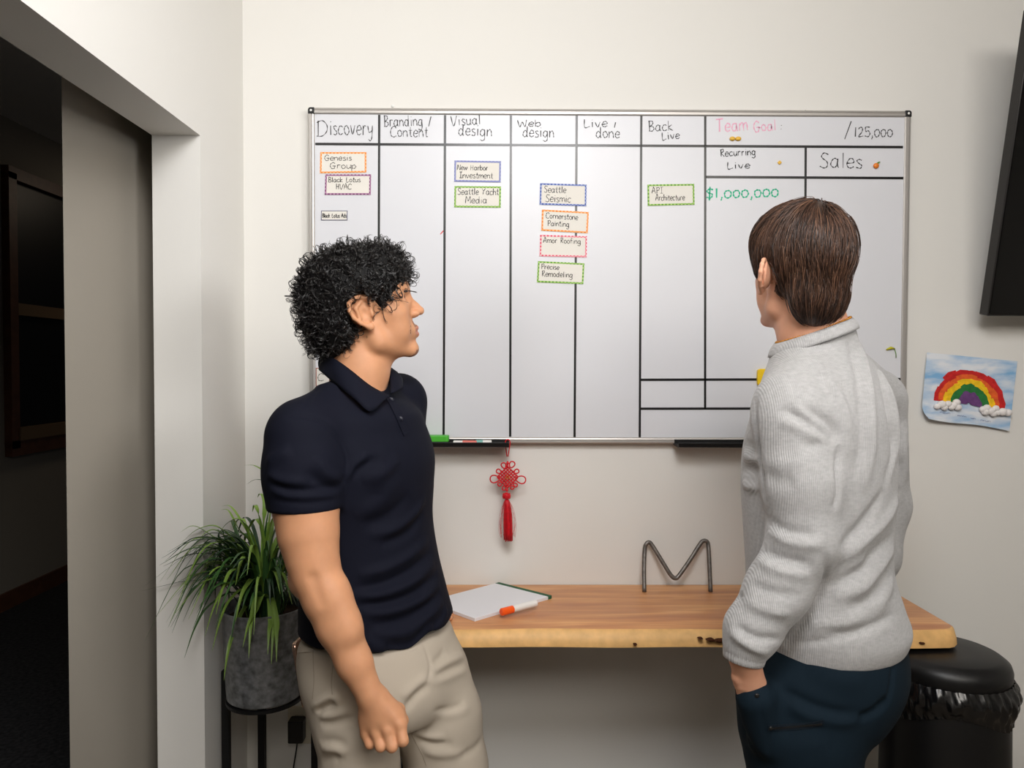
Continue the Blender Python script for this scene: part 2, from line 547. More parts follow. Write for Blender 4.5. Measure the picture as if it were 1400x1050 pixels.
# ------------------------------------------------------------------ things on the tray
M_green = mat('bright green plastic', (74, 176, 52), 0.45, 0.4)
M_felt = mat('grey felt', (70, 72, 74), 0.95, 0.05)
er = thing('board_eraser', 'bright green whiteboard eraser on the left marker tray', 'eraser', (P(585, 603, -0.055).x, -0.055, tz))
MB().rbox((er.location.x, -0.056, tz + 0.018), (0.125, 0.040, 0.018), 0.008).build('grip', M_green, er, bevel=0.002)
MB().box((er.location.x, -0.056, tz + 0.0046), (0.120, 0.038, 0.009)).build('felt_pad', M_felt, er)


def marker(label, a, c, r, body, cap_m, group, capfrac=0.3, name='dry_erase_marker'):
    a, c = Vector(a), Vector(c)
    t = thing(name, label, 'marker', (a + c) / 2, group)
    d = (c - a)
    k = a + d * capfrac
    MB().tube([k, a + d * 0.985, c], [r, r, r * 0.8], 14).build('barrel', body, t, smooth=False)
    MB().tube([a, a + d * 0.02, k - d * 0.03, k], [r * 0.8, r * 1.08, r * 1.08, r * 1.08], 14).build('cap', cap_m, t)
    return t


M_white_pl = mat('white plastic', (232, 230, 226), 0.4, 0.4)
M_red_pl = mat('salmon red plastic', (224, 120, 108), 0.4, 0.4)
M_teal_pl = mat('pale teal plastic', (120, 178, 170), 0.4, 0.4)
M_orange_pl = mat('orange plastic', (246, 92, 24), 0.38, 0.4)
xa, xb = P(620, 605, -0.05).x, P(652, 605, -0.05).x
marker('white marker with salmon red cap lying on the black tray beside the green eraser', (xb, -0.058, tz + 0.0058), (xa, -0.052, tz + 0.0058),
       0.0056, M_white_pl, M_red_pl, None, 0.6)
xa, xb = P(640, 605, -0.05).x, P(668, 605, -0.05).x
marker('white marker with pale teal cap lying on the black tray further from the eraser', (P(650, 605, -.05).x, -0.0405, tz + 0.0058), (P(672, 605, -.05).x, -0.040, tz + 0.0058),
       0.0056, M_white_pl, M_teal_pl, None, 0.45)

# ------------------------------------------------------------------ cards on the board
M_card = mat('cream card paper', (228, 224, 216), 0.7, 0.2)


def border_mat(name, rgb, rgb2):
    m = mat(name, rgb, 0.6, 0.2)
    nt = m.node_tree
    tcn = nt.nodes.new('ShaderNodeTexCoord')
    w = nt.nodes.new('ShaderNodeTexChecker')
    w.inputs['Scale'].default_value = 190
    w.inputs['Color1'].default_value = lin(rgb)
    w.inputs['Color2'].default_value = lin(rgb2)
    nt.links.new(tcn.outputs['Object'], w.inputs['Vector'])
    nt.links.new(w.outputs['Color'], nt.nodes['Principled BSDF'].inputs['Base Color'])
    return m


BM = {'orange': border_mat('orange dotted border', (250, 190, 130), (236, 132, 54)),
      'plum': border_mat('plum dotted border', (186, 140, 172), (120, 66, 110)),
      'blue': border_mat('blue dotted border', (150, 164, 212), (74, 96, 166)),
      'pale blue': border_mat('pale blue dotted border', (150, 156, 204), (128, 134, 184)),
      'green': border_mat('green dotted border', (172, 206, 116), (100, 156, 56)),
      'pink': border_mat('pink dashed border', (226, 84, 110), (236, 190, 196)),
      'navy': border_mat('thin navy border', (78, 82, 120), (60, 62, 96)),
      'rust': border_mat('rust red border', (176, 96, 72), (150, 76, 58))}


def card(label, quad, colour, lines, m_ink=None, bw=0.0050):
    q = [P(x, y, YBD - 0.0005) for x, y in quad]        # tl, tr, br, bl
    c = sum(q, Vector()) / 4
    t = thing('card', label, 'card', c, 'project cards on the whiteboard')
    o = Vector((0, -0.0012, 0))
    f = [p + o for p in q]
    b = MB()
    b.add(q + f, [(4, 5, 6, 7), (0, 4, 7, 3), (1, 2, 6, 5), (0, 1, 5, 4), (3, 7, 6, 2)])
    b.build('paper', M_card, t)
    o2 = Vector((0, -0.0015, 0))
    ex, ez = (q[1] - q[0]).normalized(), (q[0] - q[3]).normalized()
    inn = [q[0] + ex * bw - ez * bw, q[1] - ex * bw - ez * bw, q[2] - ex * bw + ez * bw, q[3] + ex * bw + ez * bw]
    vs = [p + o2 for p in q] + [p + o2 for p in inn]
    MB().add(vs, [(0, 1, 5, 4), (1, 2, 6, 5), (2, 3, 7, 6), (3, 0, 4, 7)]).build('border', BM[colour], t)
    hb = MB()
    W_, H_ = (q[1] - q[0]).length, (q[0] - q[3]).length
    for text, u, v, w, h, in lines:
        org = q[3] + ex * (W_ * u) + ez * (H_ * v) + Vector((0, -0.0012, 0))
        ink(hb, text, org, ex, ez, H_ * h, W_ * w, 0.0022, 1.0, gap=1.5)
    hb.build('handwriting', m_ink or M_penciled, t)
    return t


card('orange-bordered paper card, topmost in the first column of the whiteboard', [(438, 208), (501, 208), (501, 236), (437.5, 237)], 'orange',
     [('Genesis', .10, .60, .58, .26), ('Group', .22, .22, .56, .28)])
card('plum-bordered paper card just under the orange card in the first column', [(445, 238.5), (507.5, 238.5), (507, 266.5), (444, 266.5)], 'plum',
     [('Black Lotus', .07, .62, .70, .24), ('HVAC', .24, .27, .34, .26)])
card('smallest card, thin navy border, alone below the plum card', [(439.3, 288), (475.2, 288), (475, 301.3), (439, 301.3)], 'navy',
     [('Black Lotus Ads', .05, .28, .92, .40)], M_ink2, bw=0.0018)
card('pale blue-bordered card, upper of two in the third column', [(621.5, 219.5), (685, 220.5), (684.5, 249.5), (621, 248.5)], 'pale blue',
     [('New Harbor', .06, .56, .66, .24), ('Investment', .11, .18, .72, .28)], M_ink2)
card('green-bordered card under the pale blue card in the third column', [(621.5, 254.5), (685, 255), (684.5, 284), (621, 283.5)], 'green',
     [('Seattle Yacht', .07, .60, .88, .30), ('Media', .24, .20, .46, .32)], M_ink2)
card('blue-bordered card straddling the line, topmost of the stack of four', [(738.5, 250.5), (802, 252.5), (801.5, 282), (737.5, 280)], 'blue',
     [('Seattle', .09, .58, .47, .30), ('Seismic', .13, .15, .54, .34)], M_ink2)
card('orange-bordered card, second from the top of the stack of four', [(741, 286.5), (805, 290), (803.5, 319), (740, 315.5)], 'orange',
     [('Cornerstone', .09, .60, .68, .26), ('Painting', .13, .25, .46, .26)], M_ink2)
card('pink dash-bordered card, third down in the stack of four', [(738.5, 321), (802.5, 323), (802, 352), (737.5, 350.5)], 'pink',
     [('Amor Roofing', .07, .64, .80, .24)], M_penciled)
card('green-bordered card at the bottom of the stack of four', [(735.5, 357), (799, 360), (797.5, 388.5), (734, 386)], 'green',
     [('Precise', .08, .64, .38, .24), ('Remodeling', .10, .30, .66, .26)], M_penciled)
card('green-bordered card alone in the sixth column below the back live heading', [(885, 252.5), (949, 251.5), (949.5, 280), (885.5, 281.5)], 'green',
     [('API', .09, .58, .24, .28), ('Architecture', .17, .24, .62, .28)], M_penciled)
card('rust red-bordered card at the lower left edge of the whiteboard behind the man in navy', [(432, 503), (470, 503), (470, 528), (432, 528)], 'rust',
     [('C', .08, .3, .2, .4)], M_penciled, bw=0.002)

# ------------------------------------------------------------------ magnets and stickers on the board
M_gold = mat('golden yellow enamel', (226, 178, 62), 0.4, 0.5)
M_orange = mat('orange enamel', (226, 126, 36), 0.4, 0.5)
M_leafg = mat('leaf green enamel', (92, 140, 40), 0.45, 0.4)
M_yellow = mat('yellow plastic', (238, 198, 20), 0.45, 0.4)
for px, lab in ((1001, 'small golden oval magnet under the pink heading, left of its pair'),
                (1009, 'small golden oval magnet under the pink heading, right of its pair')):
    c = P(px, 190, YBD)
    o = MB().ball((c.x, c.y - 0.003, c.z), (0.0088, 0.0045, 0.0062), seg=20).build('magnet', M_gold, smooth=True)
    tag(o, lab, 'magnet', 'golden magnets on the whiteboard')
c = P(1065.5, 222.5, YBD)
o = MB().prism([(c.x - .0068, c.z), (c.x, c.z - .0066), (c.x + .0068, c.z), (c.x, c.z + .0066)], YBD - 0.004, YBD - .0002).build('magnet', M_gold, bevel=0.001)
tag(o, 'tiny golden diamond magnet in the recurring column', 'magnet')
c = P(1197, 227, YBD)
t = thing('fruit_magnet', 'small orange fruit magnet beside the word in the sales column', 'magnet', c)
MB().ball((c.x, c.y - 0.004, c.z), (0.0085, 0.005, 0.0083), seg=20).build('fruit', M_orange, t, smooth=True)
MB().ball((c.x + 0.006, c.y - 0.006, c.z + 0.0088), (0.006, 0.002, 0.0022), seg=12, rot=Matrix.Rotation(-0.4, 3, 'Y')).build('leaf', M_leafg, t, smooth=True)
c = P(1046, 516, YBD)
o = MB().rbox((c.x, c.y - 0.0062, c.z), (0.052, 0.052, 0.012), 0.009, Matrix.Rotation(math.pi / 2, 3, 'X')).build('magnetic_clip', M_yellow, bevel=0.002)
tag(o, 'yellow magnetic clip on the whiteboard half hidden by the man in grey', 'clip')
c = P(1210, 480, YBD)
t = thing('flower_magnet', 'yellow green leaf shaped magnet beside the right edge of the whiteboard', 'magnet', c)
b = MB()
b.tube([P(1212, 478, YBD - .004), P(1218, 475.5, YBD - .006), P(1223.5, 476.5, YBD - .004)], [0.002, 0.0042, 0.0015], 8)
b.build('leaf', mat('yellow green enamel', (190, 184, 44), 0.5, 0.3), t, smooth=True)
MB().tube([P(1223, 476.5, YBD - .003), P(1225, 484, YBD - .003), P(1225.3, 489, YBD - .003)], 0.0011, 6).build('stem', M_leafg, t, smooth=True)

# ------------------------------------------------------------------ hanging knot charm
M_redcord = mat('red satin cord', (205, 22, 34), 0.45, 0.4, var=0.15, vscale=300)
M_redsilk = mat('red silk thread', (196, 16, 30), 0.5, 0.4, var=0.2, vscale=120)
kc = P(694, 652, -0.045)
kn = thing('knot_charm', 'red knotted cord charm with tassel hanging from the marker tray', 'charm', kc)
S = 2.175 / 1000.0          # metres per photo pixel at the charm


def K(dx, dy, dyy=0.0):
    return kc + Vector((dx * S, dyy, -dy * S))


b = MB()
b.tube(smooth_path([K(-1, -28), K(-3, -46), K(-2.4, -50), K(0.5, -51.5), K(3, -49), K(3, -44), K(0.5, -28)], 5), 0.0018, 6)
b.build('hanging_loop', M_redcord, kn, smooth=True)
b = MB()
cr = 0.0021
# interlaced body of diagonal cords
for i in range(-3, 4):
    for sgn in (1, -1):
        L = 12.5 - abs(i) * 0.8
        pts = []
        for k in range(9):
            t = (k / 8 - .5) * 2 * L
            u, v = i * 3.6, t
            dx, dy = (u + v) * .707, (v - u) * .707 * sgn
            pts.append(K(dx * .95, dy * .95, -0.004 + 0.0026 * math.cos(k * math.pi + i) * sgn))
        b.tube(smooth_path(pts, 3), cr, 6)


def loop(ax, ay, ang, ln, wd):
    pts = []
    for k in range(17):
        a = 2 * math.pi * k / 16
        lx, ly = ln * (1 - math.cos(a)) / 2, wd * math.sin(a) * (0.55 + 0.45 * (1 - math.cos(a)) / 2)
        pts.append(K(ax + lx * math.cos(ang) - ly * math.sin(ang), ay + lx * math.sin(ang) + ly * math.cos(ang), -0.004))
    b.tube(pts, cr, 6, caps=False)


loop(-11, 2, math.radians(175), 13, 6.5)
loop(11, 2, math.radians(12), 14, 6.5)
for ax, ay, an, ln, wd in ((-4, -12, -110, 8, 4), (4, -13, -65, 9, 4.5), (-9, -6, -150, 7, 3.5), (9, -6, -30, 7, 3.5),
                           (-8, 8, 150, 6, 3), (8, 9, 35, 6, 3), (-4, 12, 110, 6, 3), (5, 12, 60, 5, 3)):
    loop(ax, ay, math.radians(an), ln, wd)
b.build('knot', M_redcord, kn, smooth=True)
b = MB()
for dx, dy in ((-2, -1), (2, -1), (0, -2.5), (0, 1), (-2.2, 1.5), (2.2, 1.5)):
    b.ball(K(dx, dy, -0.010), 0.0016, seg=8, rings=6)
b.build('gold_centre', mat('gold thread', (214, 160, 40), 0.35, 0.5, metal=0.4), kn, smooth=True)
b = MB()
b.tube([K(0, 12, -.003), K(-1, 20, -.003)], 0.0024, 8)
b.ball(K(-1, 18, -0.004), 0.0042, seg=16)
b.ball(K(-1.4, 26, -0.004), 0.0108, seg=16)
for k in range(10):
    a = k * .63
    b.tube(smooth_path([K(-1.4 + 4.6 * math.cos(a), 26 - 3.5, -.004 - .009 * math.sin(a)), K(-1.4 + 5.4 * math.cos(a + .4), 26, -.004 - .0112 * math.sin(a + .4)),
                        K(-1.4 + 4.6 * math.cos(a + .8), 26 + 3.5, -.004 - .009 * math.sin(a + .8))], 3), 0.0012, 5)
b.build('bead', M_redcord, kn, smooth=True)
b = MB()
b.ball(K(0, -19, -0.004), 0.0045, seg=16)
b.ball(K(-0.5, -15, -0.004), 0.0038, seg=16)
b.tube([K(0, -22, -.004), K(-.5, -12, -.004)], 0.0026, 8)
b.build('top_knot', M_redcord, kn, smooth=True)
b = MB()
for k in range(150):
    a, rr = rnd.uniform(0, 6.28), math.sqrt(rnd.random())
    x0, z0 = 2.5 * rr * math.cos(a), 2.5 * rr * math.sin(a)
    x1, z1 = 6.0 * rr * math.cos(a) + 1.0, 6.0 * rr * math.sin(a)
    e = 86 + rnd.uniform(-4, 2)
    xm = x0 * .3 + x1 * .8
    b.tube(smooth_path([K(x0 - 1, 31, -.004 + z0 * S), K(xm - .6, 52, -.004 + z1 * S * .9), K(x1, e, -.004 + z1 * S)], 3), 0.0011, 4)
for k in range(14):
    sx = rnd.choice((-1, 1))
    w = rnd.uniform(8, 12) * sx
    b.tube(smooth_path([K(3 * sx - 1, 32, -.006), K(w * .8, rnd.uniform(45, 55), -.008), K(w, rnd.uniform(62, 72), -.006), K(w * .75 + rnd.uniform(-3, 3), rnd.uniform(78, 84), -.006)], 4), 0.0003, 4)
b.build('tassel', M_redsilk, kn, smooth=True)

# ------------------------------------------------------------------ live edge desk
ZD = 0.752
M_wood = bpy.data.materials.new('oiled hardwood slab')
M_wood.use_nodes = True
nt = M_wood.node_tree
bs = nt.nodes['Principled BSDF']
bs.inputs['Roughness'].default_value = 0.38
tcn = nt.nodes.new('ShaderNodeTexCoord')
mp = nt.nodes.new('ShaderNodeMapping')
mp.inputs['Scale'].default_value = (1.1, 11.0, 11.0)
nt.links.new(tcn.outputs['Object'], mp.inputs['Vector'])
n1 = nt.nodes.new('ShaderNodeTexNoise')
n1.inputs['Scale'].default_value = 2.2
n1.inputs['Detail'].default_value = 8
n1.inputs['Distortion'].default_value = 0.8
nt.links.new(mp.outputs['Vector'], n1.inputs['Vector'])
cr_ = nt.nodes.new('ShaderNodeValToRGB')
e = cr_.color_ramp.elements
e[0].position, e[0].color = 0.32, lin((186, 116, 64))
e[1].position, e[1].color = 0.66, lin((228, 166, 102))
x = cr_.color_ramp.elements.new(0.5)
x.color = lin((208, 140, 78))
nt.links.new(n1.outputs['Fac'], cr_.inputs['Fac'])
mp2 = nt.nodes.new('ShaderNodeMapping')
mp2.inputs['Scale'].default_value = (3.0, 110.0, 110.0)
nt.links.new(tcn.outputs['Object'], mp2.inputs['Vector'])
n2 = nt.nodes.new('ShaderNodeTexNoise')
n2.inputs['Scale'].default_value = 2.0
n2.inputs['Detail'].default_value = 4
nt.links.new(mp2.outputs['Vector'], n2.inputs['Vector'])
mx = nt.nodes.new('ShaderNodeMixRGB')
mx.blend_type = 'MULTIPLY'
mx.inputs['Fac'].default_value = 0.35
nt.links.new(cr_.outputs['Color'], mx.inputs['Color1'])
nt.links.new(n2.outputs['Fac'], mx.inputs['Color2'])
br2 = nt.nodes.new('ShaderNodeBrightContrast')
br2.inputs['Bright'].default_value = 0.05
nt.links.new(mx.outputs['Color'], br2.inputs['Color'])
nt.links.new(br2.outputs['Color'], bs.inputs['Base Color'])
M_sap = mat('pale sapwood edge', (218, 172, 110), 0.5, 0.35, var=0.14, vscale=30, bump=0.15, bscale=60)
M_bark = mat('dark bark knot', (70, 40, 24), 0.8, 0.1)
M_steel = mat('black powder coated steel', (16, 16, 17), 0.5, 0.35)

DX0, DX1 = -0.40, 1.152
desk = thing('desk', 'long live edge wooden desk with black legs against the wall below the whiteboard', 'desk', (0.35, -0.2, 0.0))


def front_edge(u):
    return -0.392 + 0.005 * math.sin(u * 5.0 + .6) + 0.002 * math.sin(u * 17.0)


b = MB()
NX = 90
cols = []
for i in range(NX + 1):
    u = i / NX
    X = DX0 + (DX1 - DX0) * u
    fy = front_edge(X)
    # rounded end
    q = max(0, (X - (DX1 - 0.035)) / 0.035)
    fy2 = fy + 0.022 * q * q
    th = 0.0425 + 0.0015 * math.sin(X * 7)
    sec = [(-0.004, ZD), (-0.13, ZD), (-0.26, ZD), (fy2 + 0.010, ZD), (fy2 + 0.002, ZD - 0.004), (fy2 - 0.010, ZD - th * 0.55), (fy2 - 0.012, ZD - th * 0.9),
           (fy2 + 0.002, ZD - th), (-0.2, ZD - th), (-0.004, ZD - th)]
    cols.append([(X, y, z) for y, z in sec])
n = len(cols[0])
vs = [p for c_ in cols for p in c_]
for i in range(NX):
    for k in range(n):
        a_, b_ = i * n + k, i * n + (k + 1) % n
        mi = 1 if k in (3, 4, 5, 6) else 0
        b.f.append((a_, b_, b_ + n, a_ + n))
        b.mi.append(mi)
b.v = vs
b.f += [tuple(reversed(range(n))), tuple(range(NX * n, NX * n + n))]
b.mi += [1, 1]
slab = b.build('desktop', [M_wood, M_sap], desk, smooth=True, autosmooth=True)
for px, py, w, h in ((972, 875, 6, 1.8), (985, 876, 8, 2.6), (958, 873, 4, 1.0), (868, 881, 3, 0.9), (1260, 879, 4, 1.3)):
    b = MB()
    c = P(px, py, -0.407)
    s_ = 1.81 / 1000
    ring = [(c.x + w * s_ * math.cos(a) * rnd.uniform(.7, 1.1), -0.4125 + rnd.uniform(0, .003), c.z + h * s_ * math.sin(a) * rnd.uniform(.7, 1.1)) for a in [j * .63 for j in range(10)]]
    cc = (c.x, -0.409, c.z)
    inner = [(x_, -0.398, z_) for x_, _, z_ in ring]
    b.add(ring + inner + [(c.x, -0.414, c.z)], [(i, (i + 1) % 10, 20) for i in range(10)] + [(i, (i + 1) % 10, 10 + (i + 1) % 10, 10 + i) for i in range(10)])
    b.build('bark_knot', M_bark, desk)
for X in (-0.295, 0.905):
    fr = MB()
    for yy in (-0.34, -0.05):
        fr.box((X, yy, 0.356), (0.045, 0.045, 0.704))
    fr.box((X, -0.195, 0.02), (0.045, 0.25, 0.04))
    fr.box((X, -0.195, 0.700), (0.045, 0.25, 0.02))
    fr.build('leg_frame', M_steel, desk, bevel=0.002)

# ------------------------------------------------------------------ on the desk
M_rod = mat('forged steel rod', (108, 103, 98), 0.42, 0.5, metal=0.6, var=0.3, vscale=70)
ym, yt = -0.075, -0.012
pts = [P(881, 804, ym), P(880.5, 780, -.05), P(881.5, 752, -.028), P(883.5, 744, -.025), P(887.5, 741.5, -.023), P(892, 746, -.026),
       P(905, 767, -.042), P(917, 786, -.055), P(923.5, 790.5, -.058), P(929, 786, -.055), P(943, 766, -.042), P(957, 744, -.026),
       P(962, 739.5, -.022), P(966.5, 740.5, -.023), P(968.5, 747, -.027), P(970, 775, -.05), P(971.5, 803.5, ym)]
z0 = ZD + 0.0055
for i in (0, len(pts) - 1):
    pts[i].z = z0 - 0.005
lo = [p for p in pts]
rodsculp = MB().tube(smooth_path(lo, 6), 0.0064, 12).build('letter_sculpture', M_rod, smooth=True)
tag(rodsculp, 'bent dark steel rod shaped like the letter M leaning on the wall above the desk', 'ornament')

M_paper = mat('white paper', (226, 226, 230), 0.7, 0.2)
M_binding = mat('dark green binding tape', (48, 92, 62), 0.6, 0.3)


def on_desk(px, py, z=ZD):
    d = ray(px, py)
    t = (z - CAM.z) / d.z
    return CAM + d * t


c1, c2, c3, c4 = on_desk(682, 799.5), on_desk(754, 818.5), on_desk(649, 850), on_desk(584, 826)
pad = thing('writing_pad', 'white paper pad with green binding lying on the desk', 'notepad', (c1 + c3) / 2)
b = MB()
up = Vector((0, 0, 0.009))
c1.y = min(c1.y, -0.01)
b.add([c1, c2, c3, c4, c1 + up, c2 + up, c3 + up, c4 + up], [(0, 1, 2, 3), (4, 7, 6, 5), (0, 4, 5, 1), (1, 5, 6, 2), (2, 6, 7, 3), (3, 7, 4, 0)])
b.build('sheets', M_paper, pad, bevel=0.0008)
e1, e2 = (c4 - c1).normalized() * 0.014, (c3 - c2).normalized() * 0.014
u2 = Vector((0, 0, 0.0095))
o1 = -(e1 * 0.05)
b = MB()
b.add([c1 + o1, c2 + o1, c2 + e2, c1 + e1, c1 + o1 + u2, c2 + o1 + u2, c2 + e2 + u2, c1 + e1 + u2],
      [(0, 1, 2, 3), (4, 7, 6, 5), (0, 4, 5, 1), (1, 5, 6, 2), (2, 6, 7, 3), (3, 7, 4, 0)])
b.build('binding', M_binding, pad)
a_, c_ = on_desk(685, 837, ZD + 0.0185), on_desk(733, 824.5, ZD + 0.0185)
mk = marker('white marker with a bright orange cap lying on the edge of the paper pad', a_, c_, 0.0092, M_white_pl, M_orange_pl, None, 0.32)

# ------------------------------------------------------------------ rainbow picture
yw = -0.004
pq = [P(1267, 482, yw), P(1391, 494, yw - .001), P(1380, 588.5, yw - .008), P(1259, 571, yw - .012)]   # tl tr br bl
art = thing('rainbow_picture', 'childrens paper rainbow picture with cotton clouds taped to the wall', 'picture', sum(pq, Vector()) / 4)


def art_uv(u, v, off=0.0):
    a = pq[0].lerp(pq[1], u)
    c = pq[3].lerp(pq[2], u)
    p = a.lerp(c, v)
    curl = 0.010 * max(0, v - 0.8) / 0.2 * max(0, 0.3 - u) / 0.3
    return p + Vector((0, -off - curl, 0))


M_wc = bpy.data.materials.new('watercolour sky paper')
M_wc.use_nodes = True
nt = M_wc.node_tree
bs = nt.nodes['Principled BSDF']
bs.inputs['Roughness'].default_value = 0.8
tcn = nt.nodes.new('ShaderNodeTexCoord')
mp = nt.nodes.new('ShaderNodeMapping')
mp.inputs['Scale'].default_value = (5, 5, 16)
nt.links.new(tcn.outputs['Object'], mp.inputs['Vector'])
n1 = nt.nodes.new('ShaderNodeTexNoise')
n1.inputs['Scale'].default_value = 1.6
n1.inputs['Detail'].default_value = 5
nt.links.new(mp.outputs['Vector'], n1.inputs['Vector'])
cr_ = nt.nodes.new('ShaderNodeValToRGB')
cr_.color_ramp.elements[0].position, cr_.color_ramp.elements[0].color = 0.36, lin((122, 172, 214))
cr_.color_ramp.elements[1].position, cr_.color_ramp.elements[1].color = 0.62, lin((222, 226, 232))
nt.links.new(n1.outputs['Fac'], cr_.inputs['Fac'])
nt.links.new(cr_.outputs['Color'], bs.inputs['Base Color'])
b = MB()
N = 14
outl = lambda u, v: (u, v)
for j in range(N + 1):
    for i in range(N + 1):
        u, v = i / N, j / N
        # clipped, torn lower left corner
        uu = u + (0.07 * max(0, (v - .85) / .15) ** 2) * (1 - u) ** 3
        b.v.append(tuple(art_uv(uu, v + .012 * math.sin(u * 7) * v, 0.0012 + 0.001 * math.sin(u * 5))))
for j in range(N):
    for i in range(N):
        a = j * (N + 1) + i
        b.f.append((a, a + 1, a + N + 2, a + N + 1))
        b.mi.append(0)
b.build('paper', M_wc, art, smooth=True)
RB = [('red', (196, 40, 40)), ('orange', (222, 96, 44)), ('yellow', (236, 190, 34)), ('green', (46, 116, 58)), ('purple', (104, 66, 118))]
radii = [(0.355, 0.445), (0.29, 0.37), (0.215, 0.305), (0.125, 0.235), (0.03, 0.14)]
asp = 95 / 124.0
for k, (nm, rgb) in enumerate(RB):
    b = MB()
    r0, r1 = radii[k]
    m = mat(nm + ' tissue paper', rgb, 0.7, 0.2, var=0.18, vscale=80)
    segs = 9
    for s in range(segs):
        a0 = math.pi * (s - 0.12) / segs + rnd.uniform(-.04, .04)
        a1 = math.pi * (s + 1.12) / segs + rnd.uniform(-.04, .04)
        ra, rb = r0 - rnd.uniform(0, .02), r1 + rnd.uniform(-.01, .03)
        vs = []
        off = 0.0032 + 0.0006 * k + 0.0004 * (s % 2)
        for a, r in ((a0, ra), (a1, ra), (a1, rb), ((a0 + a1) / 2, rb + rnd.uniform(0, .02)), (a0, rb)):
            vs.append(art_uv(0.505 + r * math.cos(a) * 0.86, 0.705 - r * math.sin(a) * 1.12 - (r * math.cos(a)) * -0.04, off))
        b.add(vs, [(0, 1, 2, 3, 4)])
    ends = []
    b.build('tissue_band', m, art)['label'] = nm + ' torn tissue band of the rainbow'
M_cotton = mat('white cotton wool', (232, 228, 226), 0.95, 0.05, bump=0.6, bscale=150)
for cl in (((.15, .80), (.20, .76), (.27, .74), (.31, .78), (.36, .70), (.38, .77), (.23, .80), (.33, .75)),
           ((.66, .75), (.70, .72), (.75, .76), (.80, .71), (.83, .77), (.88, .75), (.94, .75), (.78, .79), (.69, .78))):
    b = MB()
    for u, v in cl:
        r = rnd.uniform(.0085, .0125)
        b.ball(art_uv(u, v, 0.009), (r * 1.15, r * .8, r), seg=14, rings=9)
    b.build('cotton_cloud', M_cotton, art, smooth=True)
ex = (pq[2] - pq[3]).normalized()
M_bpen = mat('blue pen ink', (70, 90, 150), 0.6, 0.2)
for word, u, v, w in (('noun', .2, .885, .03), ('mnnn', .40, .90, .026), ('un', .55, .91, .014), ('nnun', .66, .92, .03)):
    hb = MB()
    ink(hb, word, art_uv(u, v, .0035), ex, Vector((0, 0, 1)), 0.006, w, 0.0009)
    hb.build('handwriting', M_bpen, art)
o = MB().ball(P(537, 145, -0.001), (0.005, 0.004, 0.005), seg=12).build('wall_hook', M_screw, smooth=True)
tag(o, 'tiny white hook on the wall above the whiteboard', 'hook')

# ------------------------------------------------------------------ television
M_tv = mat('glossy black screen', (6, 6, 7), 0.12, 0.5)
M_bezel = mat('dark metal bezel', (40, 38, 37), 0.35, 0.5, metal=0.5)
tb, tt = P(1350, 432, -0.10), P(1399.5, 8, -0.262)
upv = Vector((0, tt.y - tb.y, tt.z - tb.z))
H_ = upv.length
upv.normalize()
nrm = Vector((0, -upv.z, upv.y)).normalized()
if nrm.y > 0:
    nrm = -nrm
W_ = 1.45
org = Vector((tb.x, tb.y, tb.z))
RM = Matrix((Vector((1, 0, 0)), -nrm, upv)).transposed()
tv = thing('television', 'black flat screen television tilted forward on the wall, cut off by the picture edge', 'television', (org.x + W_ / 2, -0.05, org.z))
cen = org + Vector((W_ / 2, 0, 0)) + upv * (H_ / 2) - nrm * 0.02
MB().box(cen, (W_, 0.04, H_), RM).build('housing', M_bezel, tv, bevel=0.003)
MB().box(cen + nrm * 0.0215 + upv * 0.002, (W_ - 0.008, 0.004, H_ - 0.012), RM).build('screen', M_tv, tv)
b = MB()
pc = cen - nrm * 0.02
b.box((pc.x, -0.012, pc.z), (0.4, 0.022, 0.3))
b.tube([(pc.x, -0.01, pc.z), pc], 0.03, 10)
b.build('wall_mount', M_black, tv)

# ------------------------------------------------------------------ outlet, charger
M_plate = mat('ivory outlet plate', (206, 198, 178), 0.5, 0.35)
c = P(410, 991, -0.004)
ol = thing('power_outlet', 'ivory wall outlet below the plant stand', 'outlet', c)
MB().box((c.x, -0.0035, c.z), (0.072, 0.007, 0.115)).build('cover_plate', M_plate, ol, bevel=0.002)
b = MB()
for dz in (-.02, .02):
    b.rbox((c.x, -0.008, c.z + dz), (0.033, 0.028, 0.003), 0.008, Matrix.Rotation(math.pi / 2, 3, 'X'))
b.build('socket', mat('ivory socket', (190, 182, 164), 0.5, 0.3), ol)
ch = thing('power_adapter', 'black power adapter plugged into the ivory wall outlet with its cable', 'charger', (c.x, -0.03, c.z))
MB().rbox((c.x - 0.002, -0.030, c.z - .002), (0.046, 0.042, 0.066), 0.006).build('adapter_body', M_black, ch, bevel=0.003)
q = Vector((c.x - 0.002, -0.030, c.z - 0.034))
MB().tube(smooth_path([q, q + Vector((0, -.002, -.02)), q + Vector((-.012, -.004, -.10)), q + Vector((-.02, -.01, -.2)), (q.x - .01, q.y - .03, 0.006), (q.x + .2, q.y - .06, 0.004)], 8),
          [0.005] * 2 + [0.0022] * 39, 8).build('cable', M_black, ch, smooth=True)

